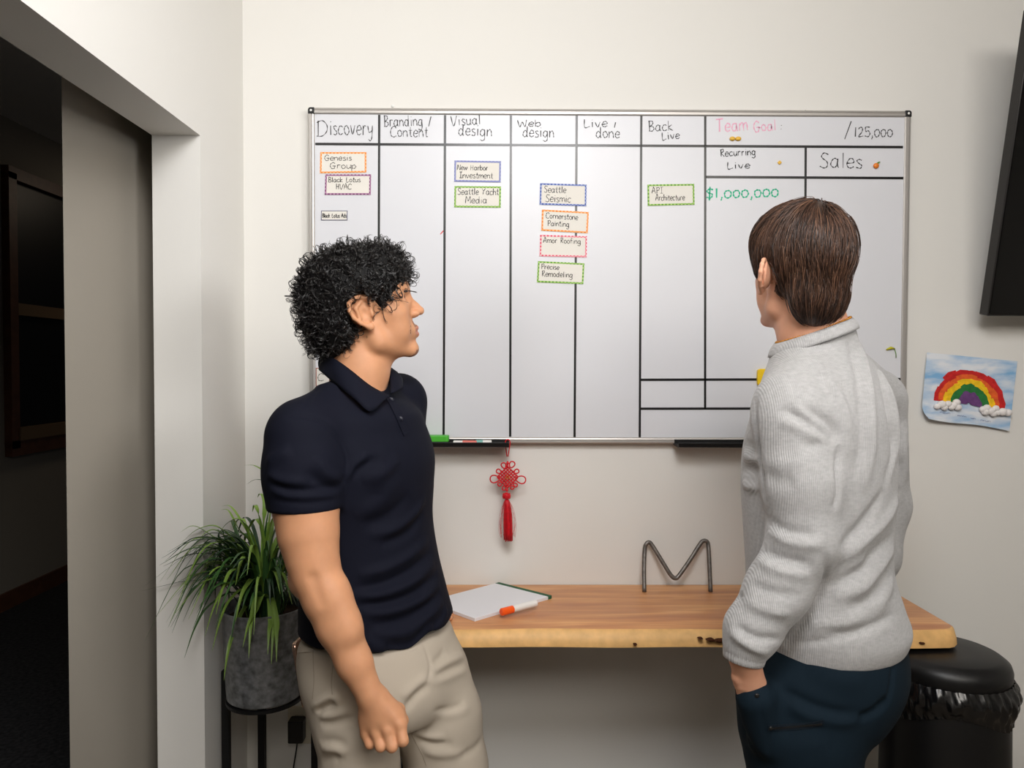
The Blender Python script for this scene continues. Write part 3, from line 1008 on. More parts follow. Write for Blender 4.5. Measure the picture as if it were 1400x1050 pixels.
# ------------------------------------------------------------------ bin
bc = Vector((1.118, -0.385, 0))
M_bin = mat('black bin plastic', (14, 14, 15), 0.42, 0.4)
M_bag = mat('black plastic bag', (12, 12, 13), 0.22, 0.6)
bn = thing('trash_bin', 'round black waste bin with bag standing at the right end of the desk', 'bin', bc)
MB().lathe([(0.150, 0.0), (0.152, 0.01), (0.147, 0.4), (0.144, 0.62), (0.138, 0.655)], bc, 64).build('bin_body', M_bin, bn, smooth=True, autosmooth=True)
MB().lathe([(0.140, 0.640), (0.146, 0.652), (0.1465, 0.672), (0.142, 0.686), (0.128, 0.697), (0.118, 0.7015), (0.06, 0.7035), (0.004, 0.704)], bc, 64).build('bin_lid', M_bin, bn, smooth=True)
b = MB()
SD, ST = 160, 14
for j in range(ST + 1):
    v = j / ST
    z = 0.652 - 0.085 * v
    for k in range(SD):
        a = 2 * math.pi * k / SD
        pz = 0.020 * v * math.sin(a * 3 + 1) * v
        r = 0.1475 + 0.012 * math.sin(math.pi * min(1, v * 1.15)) + 0.0035 * math.sin(a * 23 + v * 4 + 1.3 * math.sin(a * 5)) * math.sin(math.pi * v) + 0.0022 * math.sin(a * 47 - v * 9)
        b.v.append((bc.x + r * math.cos(a), bc.y + r * math.sin(a), z + pz))
for j in range(ST):
    for k in range(SD):
        p, q2 = j * SD + k, j * SD + (k + 1) % SD
        b.f.append((p, q2, q2 + SD, p + SD))
        b.mi.append(0)
b.build('bin_bag', M_bag, bn, smooth=True)

# ------------------------------------------------------------------ plant and stand
pcx = Vector((P(363, 900, -0.255).x, -0.255, 0))
M_zinc = mat('mottled galvanised zinc', (122, 124, 126), 0.42, 0.5, metal=0.35, var=0.5, vscale=55, bump=0.5, bscale=70)
M_soil = mat('dark potting soil', (52, 40, 30), 0.95, 0.05, bump=0.8, bscale=60)
ps = thing('plant_stand', 'black metal plant stand with three legs in the corner', 'plant stand', (pcx.x, pcx.y, 0))
ZB, ZT = 0.532, 0.775
feet = [(-0.763, -0.30), (-0.713, -0.118), (-0.520, -0.255)]
feet = [(P(309, 950, -0.232).x, -0.232), (P(358, 960, -0.120).x, -0.120), (P(431, 985, -0.21).x, -0.21)]
for k, (fx, fy) in enumerate(feet):
    top = 0.585 if k == 0 else 0.56
    MB().box((fx, fy, top / 2), (0.019, 0.019, top)).build('leg', M_steel, ps)
b = MB()
for fx, fy in feet:
    b.tube([(fx, fy, ZB - 0.009), (pcx.x, pcx.y, ZB - 0.009)], 0.008, 6)
b.lathe([(0.09, ZB - 0.012), (0.102, ZB - 0.012), (0.102, ZB - 0.004), (0.09, ZB - 0.004), (0.09, ZB - 0.012)], (pcx.x, pcx.y, 0), 40, cap0=False, cap1=False)
b.build('support_ring', M_steel, ps)

pl = thing('potted_plant', 'grassy green plant in a grey galvanised metal pot on the black stand', 'plant', (pcx.x, pcx.y, ZB))
b = MB()
b.lathe([(0.096, ZB), (0.0995, ZB + 0.003), (0.103, ZB + 0.06), (0.1105, ZT - 0.006), (0.1125, ZT - 0.003), (0.1125, ZT), (0.1085, ZT), (0.106, ZT - 0.04)], (pcx.x, pcx.y, 0), 64, cap1=False)
b.build('pot', M_zinc, pl, smooth=True, autosmooth=True)
MB().lathe([(0.106, ZT - 0.035), (0.06, ZT - 0.026), (0.003, ZT - 0.022)], (pcx.x, pcx.y, 0), 40, cap0=False).build('soil', M_soil, pl, smooth=True)
M_leaf1 = mat('deep green leaf', (52, 86, 40), 0.42, 0.45, var=0.35, vscale=6)
M_leaf2 = mat('light green leaf', (118, 148, 62), 0.42, 0.45, var=0.25, vscale=6)
M_leaf3 = mat('dark green leaf', (30, 56, 32), 0.4, 0.45, var=0.3, vscale=6)
b = MB()


def leaf(pts, w, mi):
    pts = [keep(p) for p in smooth_path(pts, 6)]
    n = len(pts)
    vs, fs = [], []
    for i, p in enumerate(pts):
        t = (pts[min(i + 1, n - 1)] - pts[max(i - 1, 0)]).normalized()
        s = t.cross(Vector((0, 0, 1)))
        s = s.normalized() if s.length > 1e-4 else Vector((1, 0, 0))
        nn = s.cross(t).normalized()
        f = i / (n - 1)
        ww = w * min(1, 0.45 + f * 3) * (1 - f ** 2.2) + 0.0004
        vs += [p - s * ww + nn * ww * .35, p, p + s * ww + nn * ww * .35]
    for i in range(n - 1):
        a = 3 * i
        fs += [(a, a + 1, a + 4, a + 3), (a + 1, a + 2, a + 5, a + 4)]
    b.add(vs, fs, mi)


def keep(p):
    """keeps a leaf point in front of the corner walls"""
    p.y = min(p.y, -0.012)
    if p.y > YJ - 0.01:
        p.x = max(p.x, XL + 0.012)
    return p


root = Vector((pcx.x, pcx.y, ZT - 0.03))
named = [  # leaves that stand out: tip and a way point, as photo pixel and depth
 ((352, 690), (248, 742), (300, 722), -.34), ((345, 700), (246, 728), (285, 730), -.36), ((330, 760), (235, 866), (272, 800), -.38),
 ((330, 770), (248, 812), (285, 770), -.36), ((340, 745), (243, 838), (290, 770), -.37), ((335, 790), (252, 900), (285, 830), -.40),
 ((350, 740), (302, 697), (325, 722), -.30), ((355, 720), (303, 692), (330, 715), -.28), ((362, 705), (296, 735), (330, 712), -.31),
 ((375, 690), (335, 740), (352, 712), -.2), ((380, 700), (333, 636), (374, 662), -.2), ((380, 690), (337, 662), (372, 668), -.17),
 ((372, 700), (352, 680), (362, 690), -.18), ((345, 830), (306, 930), (318, 870), -.40), ((372, 810), (332, 885), (350, 835), -.42),
 ((375, 815), (371, 908), (375, 850), -.43), ((378, 815), (378, 905), (378, 850), -.43), ((368, 820), (366, 895), (370, 850), -.43),
 ((360, 800), (322, 850), (338, 800), -.41), ((350, 800), (290, 890), (315, 820), -.41), ((345, 780), (263, 785), (300, 770), -.35),
 ((350, 770), (262, 830), (300, 785), -.38), ((340, 740), (258, 765), (295, 745), -.36), ((350, 735), (272, 790), (305, 752), -.37),
 ((345, 760), (250, 850), (290, 790), -.39), ((360, 720), (318, 725), (335, 715), -.26), ((365, 730), (345, 700), (352, 700), -.24), ((345, 745), (268, 745), (300, 728), -.35),
 ((352, 790), (315, 880), (330, 820), -.42), ((358, 800), (340, 900), (345, 840), -.43), ((380, 740), (366, 690), (374, 705), -.24), ((384, 735), (398, 700), (388, 700), -.2),
 ((350, 750), (295, 840), (318, 780), -.40), ((356, 742), (322, 800), (335, 762), -.38), ((355, 760), (280, 870), (310, 800), -.40),
]
for (wx, wy), (tx, ty), (mx_, my), dep in named:
    d0 = root + Vector((rnd.uniform(-.02, .02), rnd.uniform(-.02, .02), 0))
    m1 = keep(P(mx_, my, (dep + pcx.y) / 2 - .02))
    tip = keep(P(tx, ty, dep))
    leaf([d0, d0.lerp(m1, .5) + Vector((0, 0, 0.05)), m1, m1.lerp(tip, .55) + Vector((0, 0, 0.018)), tip], rnd.uniform(.0058, .0082), rnd.choice((0, 1, 1)))
for k in range(165):
    a = rnd.uniform(0, 6.28) if k < 110 else rnd.uniform(2.3, 4.4)
    ln = rnd.uniform(.08, .22) if k < 110 else rnd.uniform(.16, .27)
    up_ = rnd.uniform(0.08, 0.23) if k < 110 else rnd.uniform(.12, .25)
    dr = Vector((math.cos(a), math.sin(a), 0))
    front = max(0, -dr.y)
    if dr.x > .3:
        ln *= .75
    d0 = root + dr * rnd.uniform(0, .05)
    p1 = d0 + dr * ln * .25 + Vector((0, 0, up_ * .8))
    p2 = d0 + dr * ln * .65 + Vector((0, 0, up_))
    p3 = d0 + dr * ln + Vector((0, 0, up_ - rnd.uniform(.0, .13) * ln / .2))
    pp = [d0, keep(p1), keep(p2), keep(p3)]
    rr = math.hypot(pp[3].x - pcx.x, pp[3].y - pcx.y)
    if pp[3].z < ZT + .01 and rr < 0.13:
        pp[3].z = ZT + .012
    leaf(pp, rnd.uniform(.0045, .0078), rnd.choice((0, 0, 2, 2, 1)))
b.build('foliage', [M_leaf1, M_leaf2, M_leaf3], pl, smooth=True)
# ------------------------------------------------------------------ organic surfaces: distance fields and surface nets
A3 = lambda p: np.array((p[0], p[1], p[2]), dtype=np.float64)


class Field:
    """smooth union / subtraction of rounded cones, ellipsoids and stacked cross sections"""

    def __init__(self):
        self.p = []

    def _add(self, fn, lo, hi, k, op):
        m = k + 0.012
        self.p.append((fn, np.asarray(lo) - m, np.asarray(hi) + m, k, op))
        return self

    def cone(self, a, b, ra, rb, k=0.02, op='u', flat=None, clip=None):
        """rounded cone a->b; flat = (axis, factor) squeezes it along axis"""
        a, b = A3(a), A3(b)
        if flat is not None:
            n = A3(Vector(flat[0]).normalized())
            g = 1.0 / flat[1] - 1.0
            fs = min(1.0, flat[1])
            mid_ = (a + b) / 2

            def wp(p):
                return p + ((p - mid_) @ n)[..., None] * n * g
            a2, b2 = wp(a), wp(b)
        else:
            wp, fs, a2, b2 = None, 1.0, a, b
        ba = b2 - a2
        l2 = max(1e-12, ba @ ba)

        def fn(p):
            if wp is not None:
                p = wp(p)
            pa = p - a2
            t = np.clip((pa @ ba) / l2, 0, 1)
            d = np.sqrt(((pa - t[..., None] * ba) ** 2).sum(-1)) - (ra + (rb - ra) * t)
            d = d * fs
            if clip is not None:          # flat end: (point, outward normal)
                e = (p0_(p) - A3(clip[0])) @ A3(Vector(clip[1]).normalized())
                h_ = np.clip(0.5 + 0.5 * (e - d) / 0.006, 0, 1)
                d = d + (e - d) * h_ + 0.006 * h_ * (1 - h_)
            return d
        p0_ = lambda p: p
        r = max(ra, rb) * max(1.0, flat[1] if flat else 1.0)
        return self._add(fn, np.minimum(a, b) - r, np.maximum(a, b) + r, k, op)

    def chain(self, pts, k=0.02, flat=None):
        """pts: [(point, radius), ...]"""
        for (a, ra), (b, rb) in zip(pts[:-1], pts[1:]):
            self.cone(a, b, ra, rb, k, flat=flat)
        return self

    def ell(self, c, r, k=0.02, op='u', rot=None):
        c = A3(c)
        r = np.asarray(r, dtype=np.float64)
        R = np.asarray(rot, dtype=np.float64) if rot is not None else None    # columns are the local axes

        def fn(p):
            q = p - c
            if R is not None:
                q = q @ R
            k0 = np.sqrt(((q / r) ** 2).sum(-1)) + 1e-9
            k1 = np.sqrt(((q / (r * r)) ** 2).sum(-1)) + 1e-9
            return k0 * (k0 - 1.0) / k1
        m = r.max()
        return self._add(fn, c - m, c + m, k, op)

    def stack(self, secs, k=0.02, op='u', edge=0.012):
        """horizontal cross sections: (z, cx, cy, half width, half depth, angle in degrees, exponent)"""
        secs = sorted(secs)
        S = np.array([list(s) + [2.0] * (7 - len(s)) for s in secs])
        zz = np.linspace(S[0, 0], S[-1, 0], 160)
        tab = []
        for j in range(1, 7):
            m = np.gradient(S[:, j], S[:, 0])
            i = np.clip(np.searchsorted(S[:, 0], zz) - 1, 0, len(S) - 2)
            h = S[i + 1, 0] - S[i, 0]
            t = (zz - S[i, 0]) / h
            tab.append((2 * t ** 3 - 3 * t ** 2 + 1) * S[i, j] + (t ** 3 - 2 * t ** 2 + t) * h * m[i]
                       + (-2 * t ** 3 + 3 * t ** 2) * S[i + 1, j] + (t ** 3 - t ** 2) * h * m[i + 1])
        z0, z1 = S[0, 0], S[-1, 0]

        def fn(p):
            z = np.clip(p[..., 2], z0, z1)
            cx, cy, a, b, th, ex = [np.interp(z, zz, q) for q in tab]
            th = np.radians(th)
            dx, dy = p[..., 0] - cx, p[..., 1] - cy
            u = np.abs(dx * np.cos(th) + dy * np.sin(th)) / a
            v = np.abs(-dx * np.sin(th) + dy * np.cos(th)) / b
            k0 = (u ** ex + v ** ex) ** (1.0 / ex) + 1e-9
            g = np.sqrt((u / a) ** 2 + (v / b) ** 2) / np.sqrt(u * u + v * v + 1e-9) + 1e-9
            d = (k0 - 1.0) / g
            dz = np.maximum(z0 - p[..., 2], p[..., 2] - z1)
            h = np.clip(0.5 + 0.5 * (dz - d) / edge, 0, 1)
            return d + (dz - d) * h + edge * h * (1 - h)
        m = S[:, 3:5].max() * 1.15
        lo = np.array((S[:, 1].min() - m, S[:, 2].min() - m, z0))
        hi = np.array((S[:, 1].max() + m, S[:, 2].max() + m, z1))
        return self._add(fn, lo, hi, k, op)

    def half(self, c, n, k=0.004, lo=(-9, -9, -9), hi=(9, 9, 9)):
        """cuts away the side of the plane that n points to, inside the box lo..hi"""
        c, n = A3(c), A3(Vector(n).normalized())

        def fn(p):
            return -((p - c) @ n)
        self.p.append((fn, np.asarray(lo, float), np.asarray(hi, float), k, 's'))
        return self

    def eval(self, p, lo=None, hi=None):
        d = np.full(p.shape[:-1], 0.5)
        for fn, l, h, k, op in self.p:
            if lo is not None and (np.any(l > hi) or np.any(h < lo)):
                continue
            e = fn(p)
            if op == 'u':
                t = np.clip(0.5 + 0.5 * (d - e) / k, 0, 1)
                d = d + (e - d) * t - k * t * (1 - t)
            else:                     # smooth subtraction of e, only inside its box
                if op == 's' and h[0] < 8.9:
                    inside = np.all((p >= l) & (p <= h), axis=-1)
                    e = np.where(inside, e, 1.0)
                e = -e
                t = np.clip(0.5 - 0.5 * (d - e) / k, 0, 1)
                d = d + (e - d) * t + k * t * (1 - t)
        return d

    def bounds(self):
        lo = np.min([q[1] for q in self.p if q[4] == 'u'], axis=0)
        hi = np.max([q[2] for q in self.p if q[4] == 'u'], axis=0)
        return lo, hi

    def mesh(self, h, smooth=1):
        """surface nets on the blocks that the surface passes through -> (verts, quads)"""
        B = 14
        lo, hi = self.bounds()
        w = B * h
        nb = np.ceil((hi - lo) / w).astype(int) + 1
        ii = np.stack(np.meshgrid(*[np.arange(n) for n in nb], indexing='ij'), -1).reshape(-1, 3)
        off = np.stack(np.meshgrid(*[np.array([.0, .5, 1.0])] * 3, indexing='ij'), -1).reshape(-1, 3) * w
        act = np.zeros(len(ii), bool)
        for s in range(0, len(ii), 2000):
            c = lo + ii[s:s + 2000] * w
            dd = np.abs(self.eval(c[:, None, :] + off[None])).min(1)
            act[s:s + 2000] = dd < w * 0.75
        N = nb * B + 4

        def key(a):
            return (a[..., 0].astype(np.int64) * N[1] + a[..., 1]) * N[2] + a[..., 2]
        g = np.arange(B + 1)
        G = np.stack(np.meshgrid(g, g, g, indexing='ij'), -1)
        cell_k, cell_v, edges = [], [], []
        corners = [(a, b_, c) for a in (0, 1) for b_ in (0, 1) for c in (0, 1)]
        for bi in ii[act]:
            base = bi * B
            pts = lo + (base + G) * h
            d = self.eval(pts, pts[0, 0, 0], pts[-1, -1, -1])
            sg = d < 0
            if sg.all() or not sg.any():
                continue
            cnt = np.zeros((B, B, B))
            acc = np.zeros((B, B, B, 3))
            for ax in range(3):
                o = [a for a in range(3) if a != ax]
                sl0 = [slice(None)] * 3
                sl1 = [slice(None)] * 3
                sl0[ax], sl1[ax] = slice(0, B), slice(1, B + 1)
                d0, d1 = d[tuple(sl0)], d[tuple(sl1)]
                x = (d0 < 0) != (d1 < 0)
                t = np.where(x, d0 / np.where(x, d0 - d1, 1), 0)
                P0 = pts[tuple(sl0)].copy()
                P0[..., ax] += t * h
                for q0 in (0, 1):
                    for q1 in (0, 1):
                        s2 = [slice(None)] * 3
                        s2[o[0]], s2[o[1]] = slice(q0, q0 + B), slice(q1, q1 + B)
                        xx = x[tuple(s2)]
                        cnt += xx
                        acc += np.where(xx[..., None], P0[tuple(s2)], 0)
                xs = x[:B, :B, :B]
                idx = np.argwhere(xs)
                if len(idx):
                    edges.append(np.column_stack([idx + base, np.full(len(idx), ax), (d0[:B, :B, :B] < 0)[xs]]))
            m = cnt > 0
            idx = np.argwhere(m)
            cell_k.append(key(idx + base))
            cell_v.append(acc[m] / cnt[m][:, None])
        ck, cv, ed = np.concatenate(cell_k), np.concatenate(cell_v), np.concatenate(edges)
        o = np.argsort(ck)
        ck, cv = ck[o], cv[o]
        quads = []
        for ax in range(3):
            e = ed[ed[:, 3] == ax]
            u, v = np.zeros(3, int), np.zeros(3, int)
            u[(ax + 1) % 3], v[(ax + 2) % 3] = 1, 1
            c = e[:, :3]
            ks = [key(c - u - v), key(c - v), key(c), key(c - u)]
            qi = [np.clip(np.searchsorted(ck, kk), 0, len(ck) - 1) for kk in ks]
            ok = np.all([ck[q] == kk for q, kk in zip(qi, ks)], axis=0)
            q = np.stack(qi, 1)[ok]
            fl = e[ok, 4] == 0
            q[fl] = q[fl][:, ::-1]
            quads.append(q)
        Q = np.concatenate(quads)
        V = cv
        for _ in range(smooth):
            V = relax(V, Q, 0.5)
        return V, Q


def relax(V, Q, f):
    acc, cnt = np.zeros_like(V), np.zeros(len(V))
    for a, b_ in ((0, 1), (1, 2), (2, 3), (3, 0)):
        np.add.at(acc, Q[:, a], V[Q[:, b_]])
        np.add.at(acc, Q[:, b_], V[Q[:, a]])
        np.add.at(cnt, Q[:, a], 1)
        np.add.at(cnt, Q[:, b_], 1)
    return V + (acc / np.maximum(cnt, 1)[:, None] - V) * f


def normals(V, Q):
    fn_ = np.cross(V[Q[:, 2]] - V[Q[:, 0]], V[Q[:, 3]] - V[Q[:, 1]])
    n = np.zeros_like(V)
    for a in range(4):
        np.add.at(n, Q[:, a], fn_)
    return n / np.maximum(np.linalg.norm(n, axis=1), 1e-12)[:, None]


def to_object(name, V, Q, mats, parent=None, mi=None):
    me = bpy.data.meshes.new(name)
    me.vertices.add(len(V))
    me.vertices.foreach_set('co', V.astype(np.float32).ravel())
    me.loops.add(len(Q) * 4)
    me.loops.foreach_set('vertex_index', Q.astype(np.int32).ravel())
    me.polygons.add(len(Q))
    me.polygons.foreach_set('loop_start', np.arange(0, len(Q) * 4, 4, dtype=np.int32))
    me.polygons.foreach_set('use_smooth', np.ones(len(Q), bool))
    for m in (mats if isinstance(mats, (list, tuple)) else [mats]):
        me.materials.append(m)
    if mi is not None:
        me.polygons.foreach_set('material_index', mi.astype(np.int32))
    me.update()
    me.validate()
    o = bpy.data.objects.new(name, me)
    COL.objects.link(o)
    if parent is not None:
        o.parent = parent
        o.matrix_parent_inverse = Matrix.Translation(parent.location).inverted()
    return o


def bvh_of(V, Q):
    return BVHTree.FromPolygons([Vector(v) for v in V], [tuple(int(i) for i in q) for q in Q])


def on_surf(bvh, px, py, fallback=None):
    hit = bvh.ray_cast(CAM, ray(px, py))
    if hit[0] is None:
        return None
    return hit[0], hit[1]


def folds(V, Q, strokes):
    """strokes: (pixel polyline, width m, height m): raised (height > 0) or sunken folds of the cloth along a line on it"""
    bvh = bvh_of(V, Q)
    n = normals(V, Q)
    D = np.zeros(len(V))
    for poly, w, hgt in strokes:
        dense = smooth_path([Vector((x, y, 0)) for x, y in poly], 6)
        pts = []
        for p in dense:
            hq = on_surf(bvh, p.x, p.y)
            if hq:
                pts.append(A3(hq[0]))
        if len(pts) < 2:
            continue
        pts = np.array(pts)
        L = len(pts)
        near = np.all((V > pts.min(0) - w * 3) & (V < pts.max(0) + w * 3), axis=1)
        idx = np.nonzero(near)[0]
        best = np.full(len(idx), 9.0)
        tt = np.zeros(len(idx))
        for i in range(L - 1):
            a, b_ = pts[i], pts[i + 1]
            ba = b_ - a
            if ba @ ba > 0.03 ** 2:
                continue
            t = np.clip(((V[idx] - a) @ ba) / max(1e-12, ba @ ba), 0, 1)
            d = np.linalg.norm(V[idx] - a - t[:, None] * ba, axis=1)
            u = d < best
            best[u] = d[u]
            tt[u] = (i + t[u]) / (L - 1)
        env = np.clip(np.minimum(tt, 1 - tt) * 4, 0.0, 1) ** 0.7
        D[idx] += hgt * env * np.exp(-(best / w) ** 2)
    return V + n * D[:, None]


def strip_on(bvh, poly, width, off=0.0015, n=8, closed=False):
    """ribbon lying on a surface along a pixel polyline -> MB"""
    mb = MB()
    dense = smooth_path([Vector((x, y, 0)) for x, y in poly], n)
    pts = []
    for p in dense:
        hq = on_surf(bvh, p.x, p.y)
        if hq:
            pts.append((hq[0], hq[1]))
    vs = []
    for i, (p, nn) in enumerate(pts):
        t = (pts[min(i + 1, len(pts) - 1)][0] - pts[max(i - 1, 0)][0]).normalized()
        s = t.cross(nn).normalized() * (width / 2)
        vs += [p + s - nn * 0.001, p + s + nn * off, p - s + nn * off, p - s - nn * 0.001]
    for i in range(len(pts) - 1):
        a = 4 * i
        mb.f += [(a, a + 1, a + 5, a + 4), (a + 1, a + 2, a + 6, a + 5), (a + 2, a + 3, a + 7, a + 6)]
        mb.mi += [0] * 3
    mb.v = vs
    return mb


# ------------------------------------------------------------------ head and hand
class Frame:
    """local head axes: x to the person's right, y out of the face, z up"""

    def __init__(self, org, yaw_dir, pitch, scale=1.0, roll=0.0):
        f = Vector((yaw_dir[0], yaw_dir[1], 0)).normalized()
        right = Vector((f.y, -f.x, 0))
        up = Vector((0, 0, 1))
        p = math.radians(pitch)
        self.f = (f * math.cos(p) + up * math.sin(p))
        self.u = (up * math.cos(p) - f * math.sin(p))
        self.r = right
        if roll:
            q = Matrix.Rotation(math.radians(roll), 3, self.f)
            self.u, self.r = q @ self.u, q @ self.r
        self.o = Vector(org)
        self.s = scale
        self.R = np.column_stack([A3(self.r), A3(self.f), A3(self.u)])

    def __call__(self, x, y, z):
        return self.o + (self.r * x + self.f * y + self.u * z) * self.s

    def local(self, V):
        return (V - A3(self.o)) @ self.R / self.s


def head(F, H, jaw=1.0, flares=(0.3, 0.3), ear_x=0.0755, ear_w=1.0, wid=1.0):
    s = H.s
    R = H.R
    E = lambda c, r, k=0.012, op='u': F.ell(H(*c), [v * s for v in r], k * s, op, R)
    C = lambda a, b_, ra, rb, k=0.01, op='u', flat=None: F.cone(H(*a), H(*b_), ra * s, rb * s, k * s, op, flat)
    E((0, -0.004, 0.042), (0.076, 0.098, 0.084))                       # cranium
    E((0, 0.030, 0.030), (0.066 * wid, 0.070, 0.068), 0.03)                  # forehead
    E((0, 0.042, -0.030), (0.060 * wid, 0.050, 0.072), 0.03)                 # face mass
    for sx in (-1, 1):
        C((sx * 0.056 * (0.4 + 0.6 * jaw), 0.004, -0.030), (sx * 0.054 * jaw, 0.012, -0.062), 0.014, 0.015 * min(1, 0.3 + 0.7 * jaw), 0.02)     # ramus
        C((sx * 0.053 * jaw, 0.012, -0.062), (sx * 0.016, 0.076, -0.092), 0.015, 0.013, 0.022)     # jaw line
        E((sx * 0.046 * wid, 0.060, -0.012), (0.020, 0.022, 0.018), 0.02)                               # cheek bone
        E((sx * 0.038 * wid, 0.058, -0.046), (0.022, 0.024, 0.026), 0.02)                               # cheek
        E((sx * 0.033, 0.100, 0.021), (0.017, 0.014, 0.0115), 0.012, 's')                          # eye socket
        C((sx * 0.010, 0.094, 0.041), (sx * 0.050 * wid, 0.079, 0.042), 0.0075, 0.006, 0.012)            # brow
    C((0, 0.090, 0.030), (0, 0.108, 0.000), 0.0065, 0.0085, 0.010)                               # nose bridge
    C((0, 0.106, 0.002), (0, 0.1175, -0.0125), 0.0082, 0.0098, 0.007)                              # nose tip
    for sx in (-1, 1):
        E((sx * 0.0130, 0.1035, -0.0175), (0.0080, 0.0115, 0.0080), 0.007)                         # nostril wing
        E((sx * 0.0065, 0.108, -0.0270), (0.0032, 0.005, 0.003), 0.003, 's')
        C((sx * 0.0195, 0.084, 0.0315), (sx * 0.046, 0.078, 0.028), 0.0042, 0.0038, 0.005)         # upper lid
        C((sx * 0.0215, 0.083, 0.0125), (sx * 0.045, 0.078, 0.014), 0.0040, 0.0036, 0.006)         # lower lid
    E((0, 0.085, -0.052), (0.028, 0.017, 0.022), 0.014)                                            # muzzle
    for sx in (-1, 1):
        C((0, 0.1005, -0.0475), (sx * 0.0215, 0.0915, -0.0545), 0.0062, 0.0032, 0.004)             # upper lip
        C((0, 0.0985, -0.0610), (sx * 0.0205, 0.0905, -0.0565), 0.0064, 0.0032, 0.004)             # lower lip
        C((0, 0.108, -0.0545), (sx * 0.019, 0.098, -0.0555), 0.0022, 0.0016, 0.003, 's')           # lip line
    E((0, 0.083, -0.090), (0.020, 0.015, 0.0150), 0.012)                                           # chin
    # ears
    for sx in (-1, 1):
        flare = flares[(sx + 1) // 2]

        def L(a, bb, dx=0.0):         # in the plane of the ear, leaning outward to the back
            a2 = a * ear_w
            return (sx * (ear_x + dx + max(0.0, 0.008 - a2) * flare), a2 - 0.001 - bb * 0.16, bb)
        n3 = Vector((1, 0, 0))
        fl = math.hypot(1, flare)
        loc = np.array(((sx / fl, -sx * flare / fl, 0), (flare / fl, 1 / fl, 0), (0, 0, 1.0)))       # columns: out of the ear, along it, up
        F.ell(H(*L(-0.0085, 0.004, -0.0035)), [0.0055 * s, 0.021 * ear_w * s, 0.0285 * s], 0.008 * s, 'u', R @ loc)
        if flare > 0.4:
            F.ell(H(*L(-0.004, 0.002, -0.007)), [0.0085 * s, 0.016 * ear_w * s, 0.022 * s], 0.010 * s, 'u', R @ loc)
        ring = [L(0.009, 0.002, .000), L(0.0125, 0.016, .001), L(0.0095, 0.0275, .003), L(-0.001, 0.0340, .005), L(-0.0145, 0.0325, .006), L(-0.0250, 0.0235, .007),
                L(-0.0285, 0.009, .007), L(-0.0255, -0.007, .006), L(-0.0175, -0.019, .004), L(-0.0095, -0.0265, .002)]
        for a, bb in zip(ring[:-1], ring[1:]):
            C(a, bb, 0.0042, 0.0042, 0.003)
        E(L(-0.0025, -0.0290, 0.002), (0.0048, 0.0090, 0.0085), 0.006)                              # lobe
        C(L(-0.003, 0.024, .002), L(-0.0165, 0.012, .004), 0.0036, 0.0040, 0.003)                   # antihelix
        C(L(-0.0165, 0.012, .004), L(-0.0150, -0.010, .003), 0.0040, 0.0036, 0.003)
        E(L(-0.0035, -0.001, 0.009), (0.011, 0.0085, 0.0120), 0.004, 's')                           # concha
        E(L(0.0085, -0.004, 0.001), (0.0045, 0.0045, 0.0065), 0.004)                                # tragus
    return F


def fingers(F, specs, k=0.006):
    """each spec: [(point, radius), ...] from knuckle to tip; a finger of its own"""
    for ch in specs:
        F.chain(ch, k)
    return F
# ------------------------------------------------------------------ people
M_skin1 = mat('tan skin', (198, 143, 106), 0.54, 0.35, sss=0.12, var=0.06, vscale=30)
M_lip = mat('lip skin', (182, 118, 98), 0.5, 0.4, sss=0.1)
M_stub = mat('stubbled skin', (150, 106, 82), 0.6, 0.3, sss=0.08, var=0.15, vscale=300)
M_skin2 = mat('fair skin', (222, 164, 134), 0.5, 0.35, sss=0.12, var=0.06, vscale=30)
M_hair1 = mat('black curly hair', (24, 21, 20), 0.28, 0.7)
M_hair1b = mat('black hair roots', (12, 11, 11), 0.7, 0.2)
M_hairA = mat('dark brown hair', (50, 35, 28), 0.42, 0.45)
M_hairB = mat('brown hair', (84, 59, 46), 0.42, 0.45)
M_hairC = mat('light brown hair', (114, 82, 63), 0.42, 0.45)
M_eye = mat('eye white', (226, 220, 214), 0.2, 0.5)
M_iris = mat('dark iris', (34, 22, 16), 0.15, 0.5)
M_navy = mat('navy pique cotton', (13, 15, 28), 0.82, 0.16, bump=0.10, bscale=900)
M_chino = mat('stone grey chino cloth', (174, 163, 148), 0.8, 0.2, bump=0.06, bscale=900)
M_teal = mat('dark blue green trouser cloth', (15, 29, 39), 0.85, 0.15, bump=0.08, bscale=900)
M_shoe = mat('dark shoe leather', (30, 26, 24), 0.45, 0.4)
M_button = mat('dark shirt button', (26, 28, 40), 0.4, 0.4)
M_seam1 = mat('chino seam', (152, 142, 127), 0.8, 0.2)
M_seam2 = mat('trouser seam', (14, 24, 33), 0.8, 0.2)

M_knit = bpy.data.materials.new('heather grey ribbed knit')
M_knit.use_nodes = True
nt = M_knit.node_tree
bs = nt.nodes['Principled BSDF']
bs.inputs['Roughness'].default_value = 0.9
bs.inputs['Specular IOR Level'].default_value = 0.15
bs.inputs['Sheen Weight'].default_value = 0.2
tcn = nt.nodes.new('ShaderNodeTexCoord')
mp = nt.nodes.new('ShaderNodeMapping')
mp.inputs['Scale'].default_value = (90, 90, 220)
nt.links.new(tcn.outputs['Object'], mp.inputs['Vector'])
n1 = nt.nodes.new('ShaderNodeTexNoise')
n1.inputs['Scale'].default_value = 1.0
n1.inputs['Detail'].default_value = 4
nt.links.new(mp.outputs['Vector'], n1.inputs['Vector'])
cr_ = nt.nodes.new('ShaderNodeValToRGB')
cr_.color_ramp.elements[0].position, cr_.color_ramp.elements[0].color = 0.3, lin((163, 162, 162))
cr_.color_ramp.elements[1].position, cr_.color_ramp.elements[1].color = 0.7, lin((180, 179, 179))
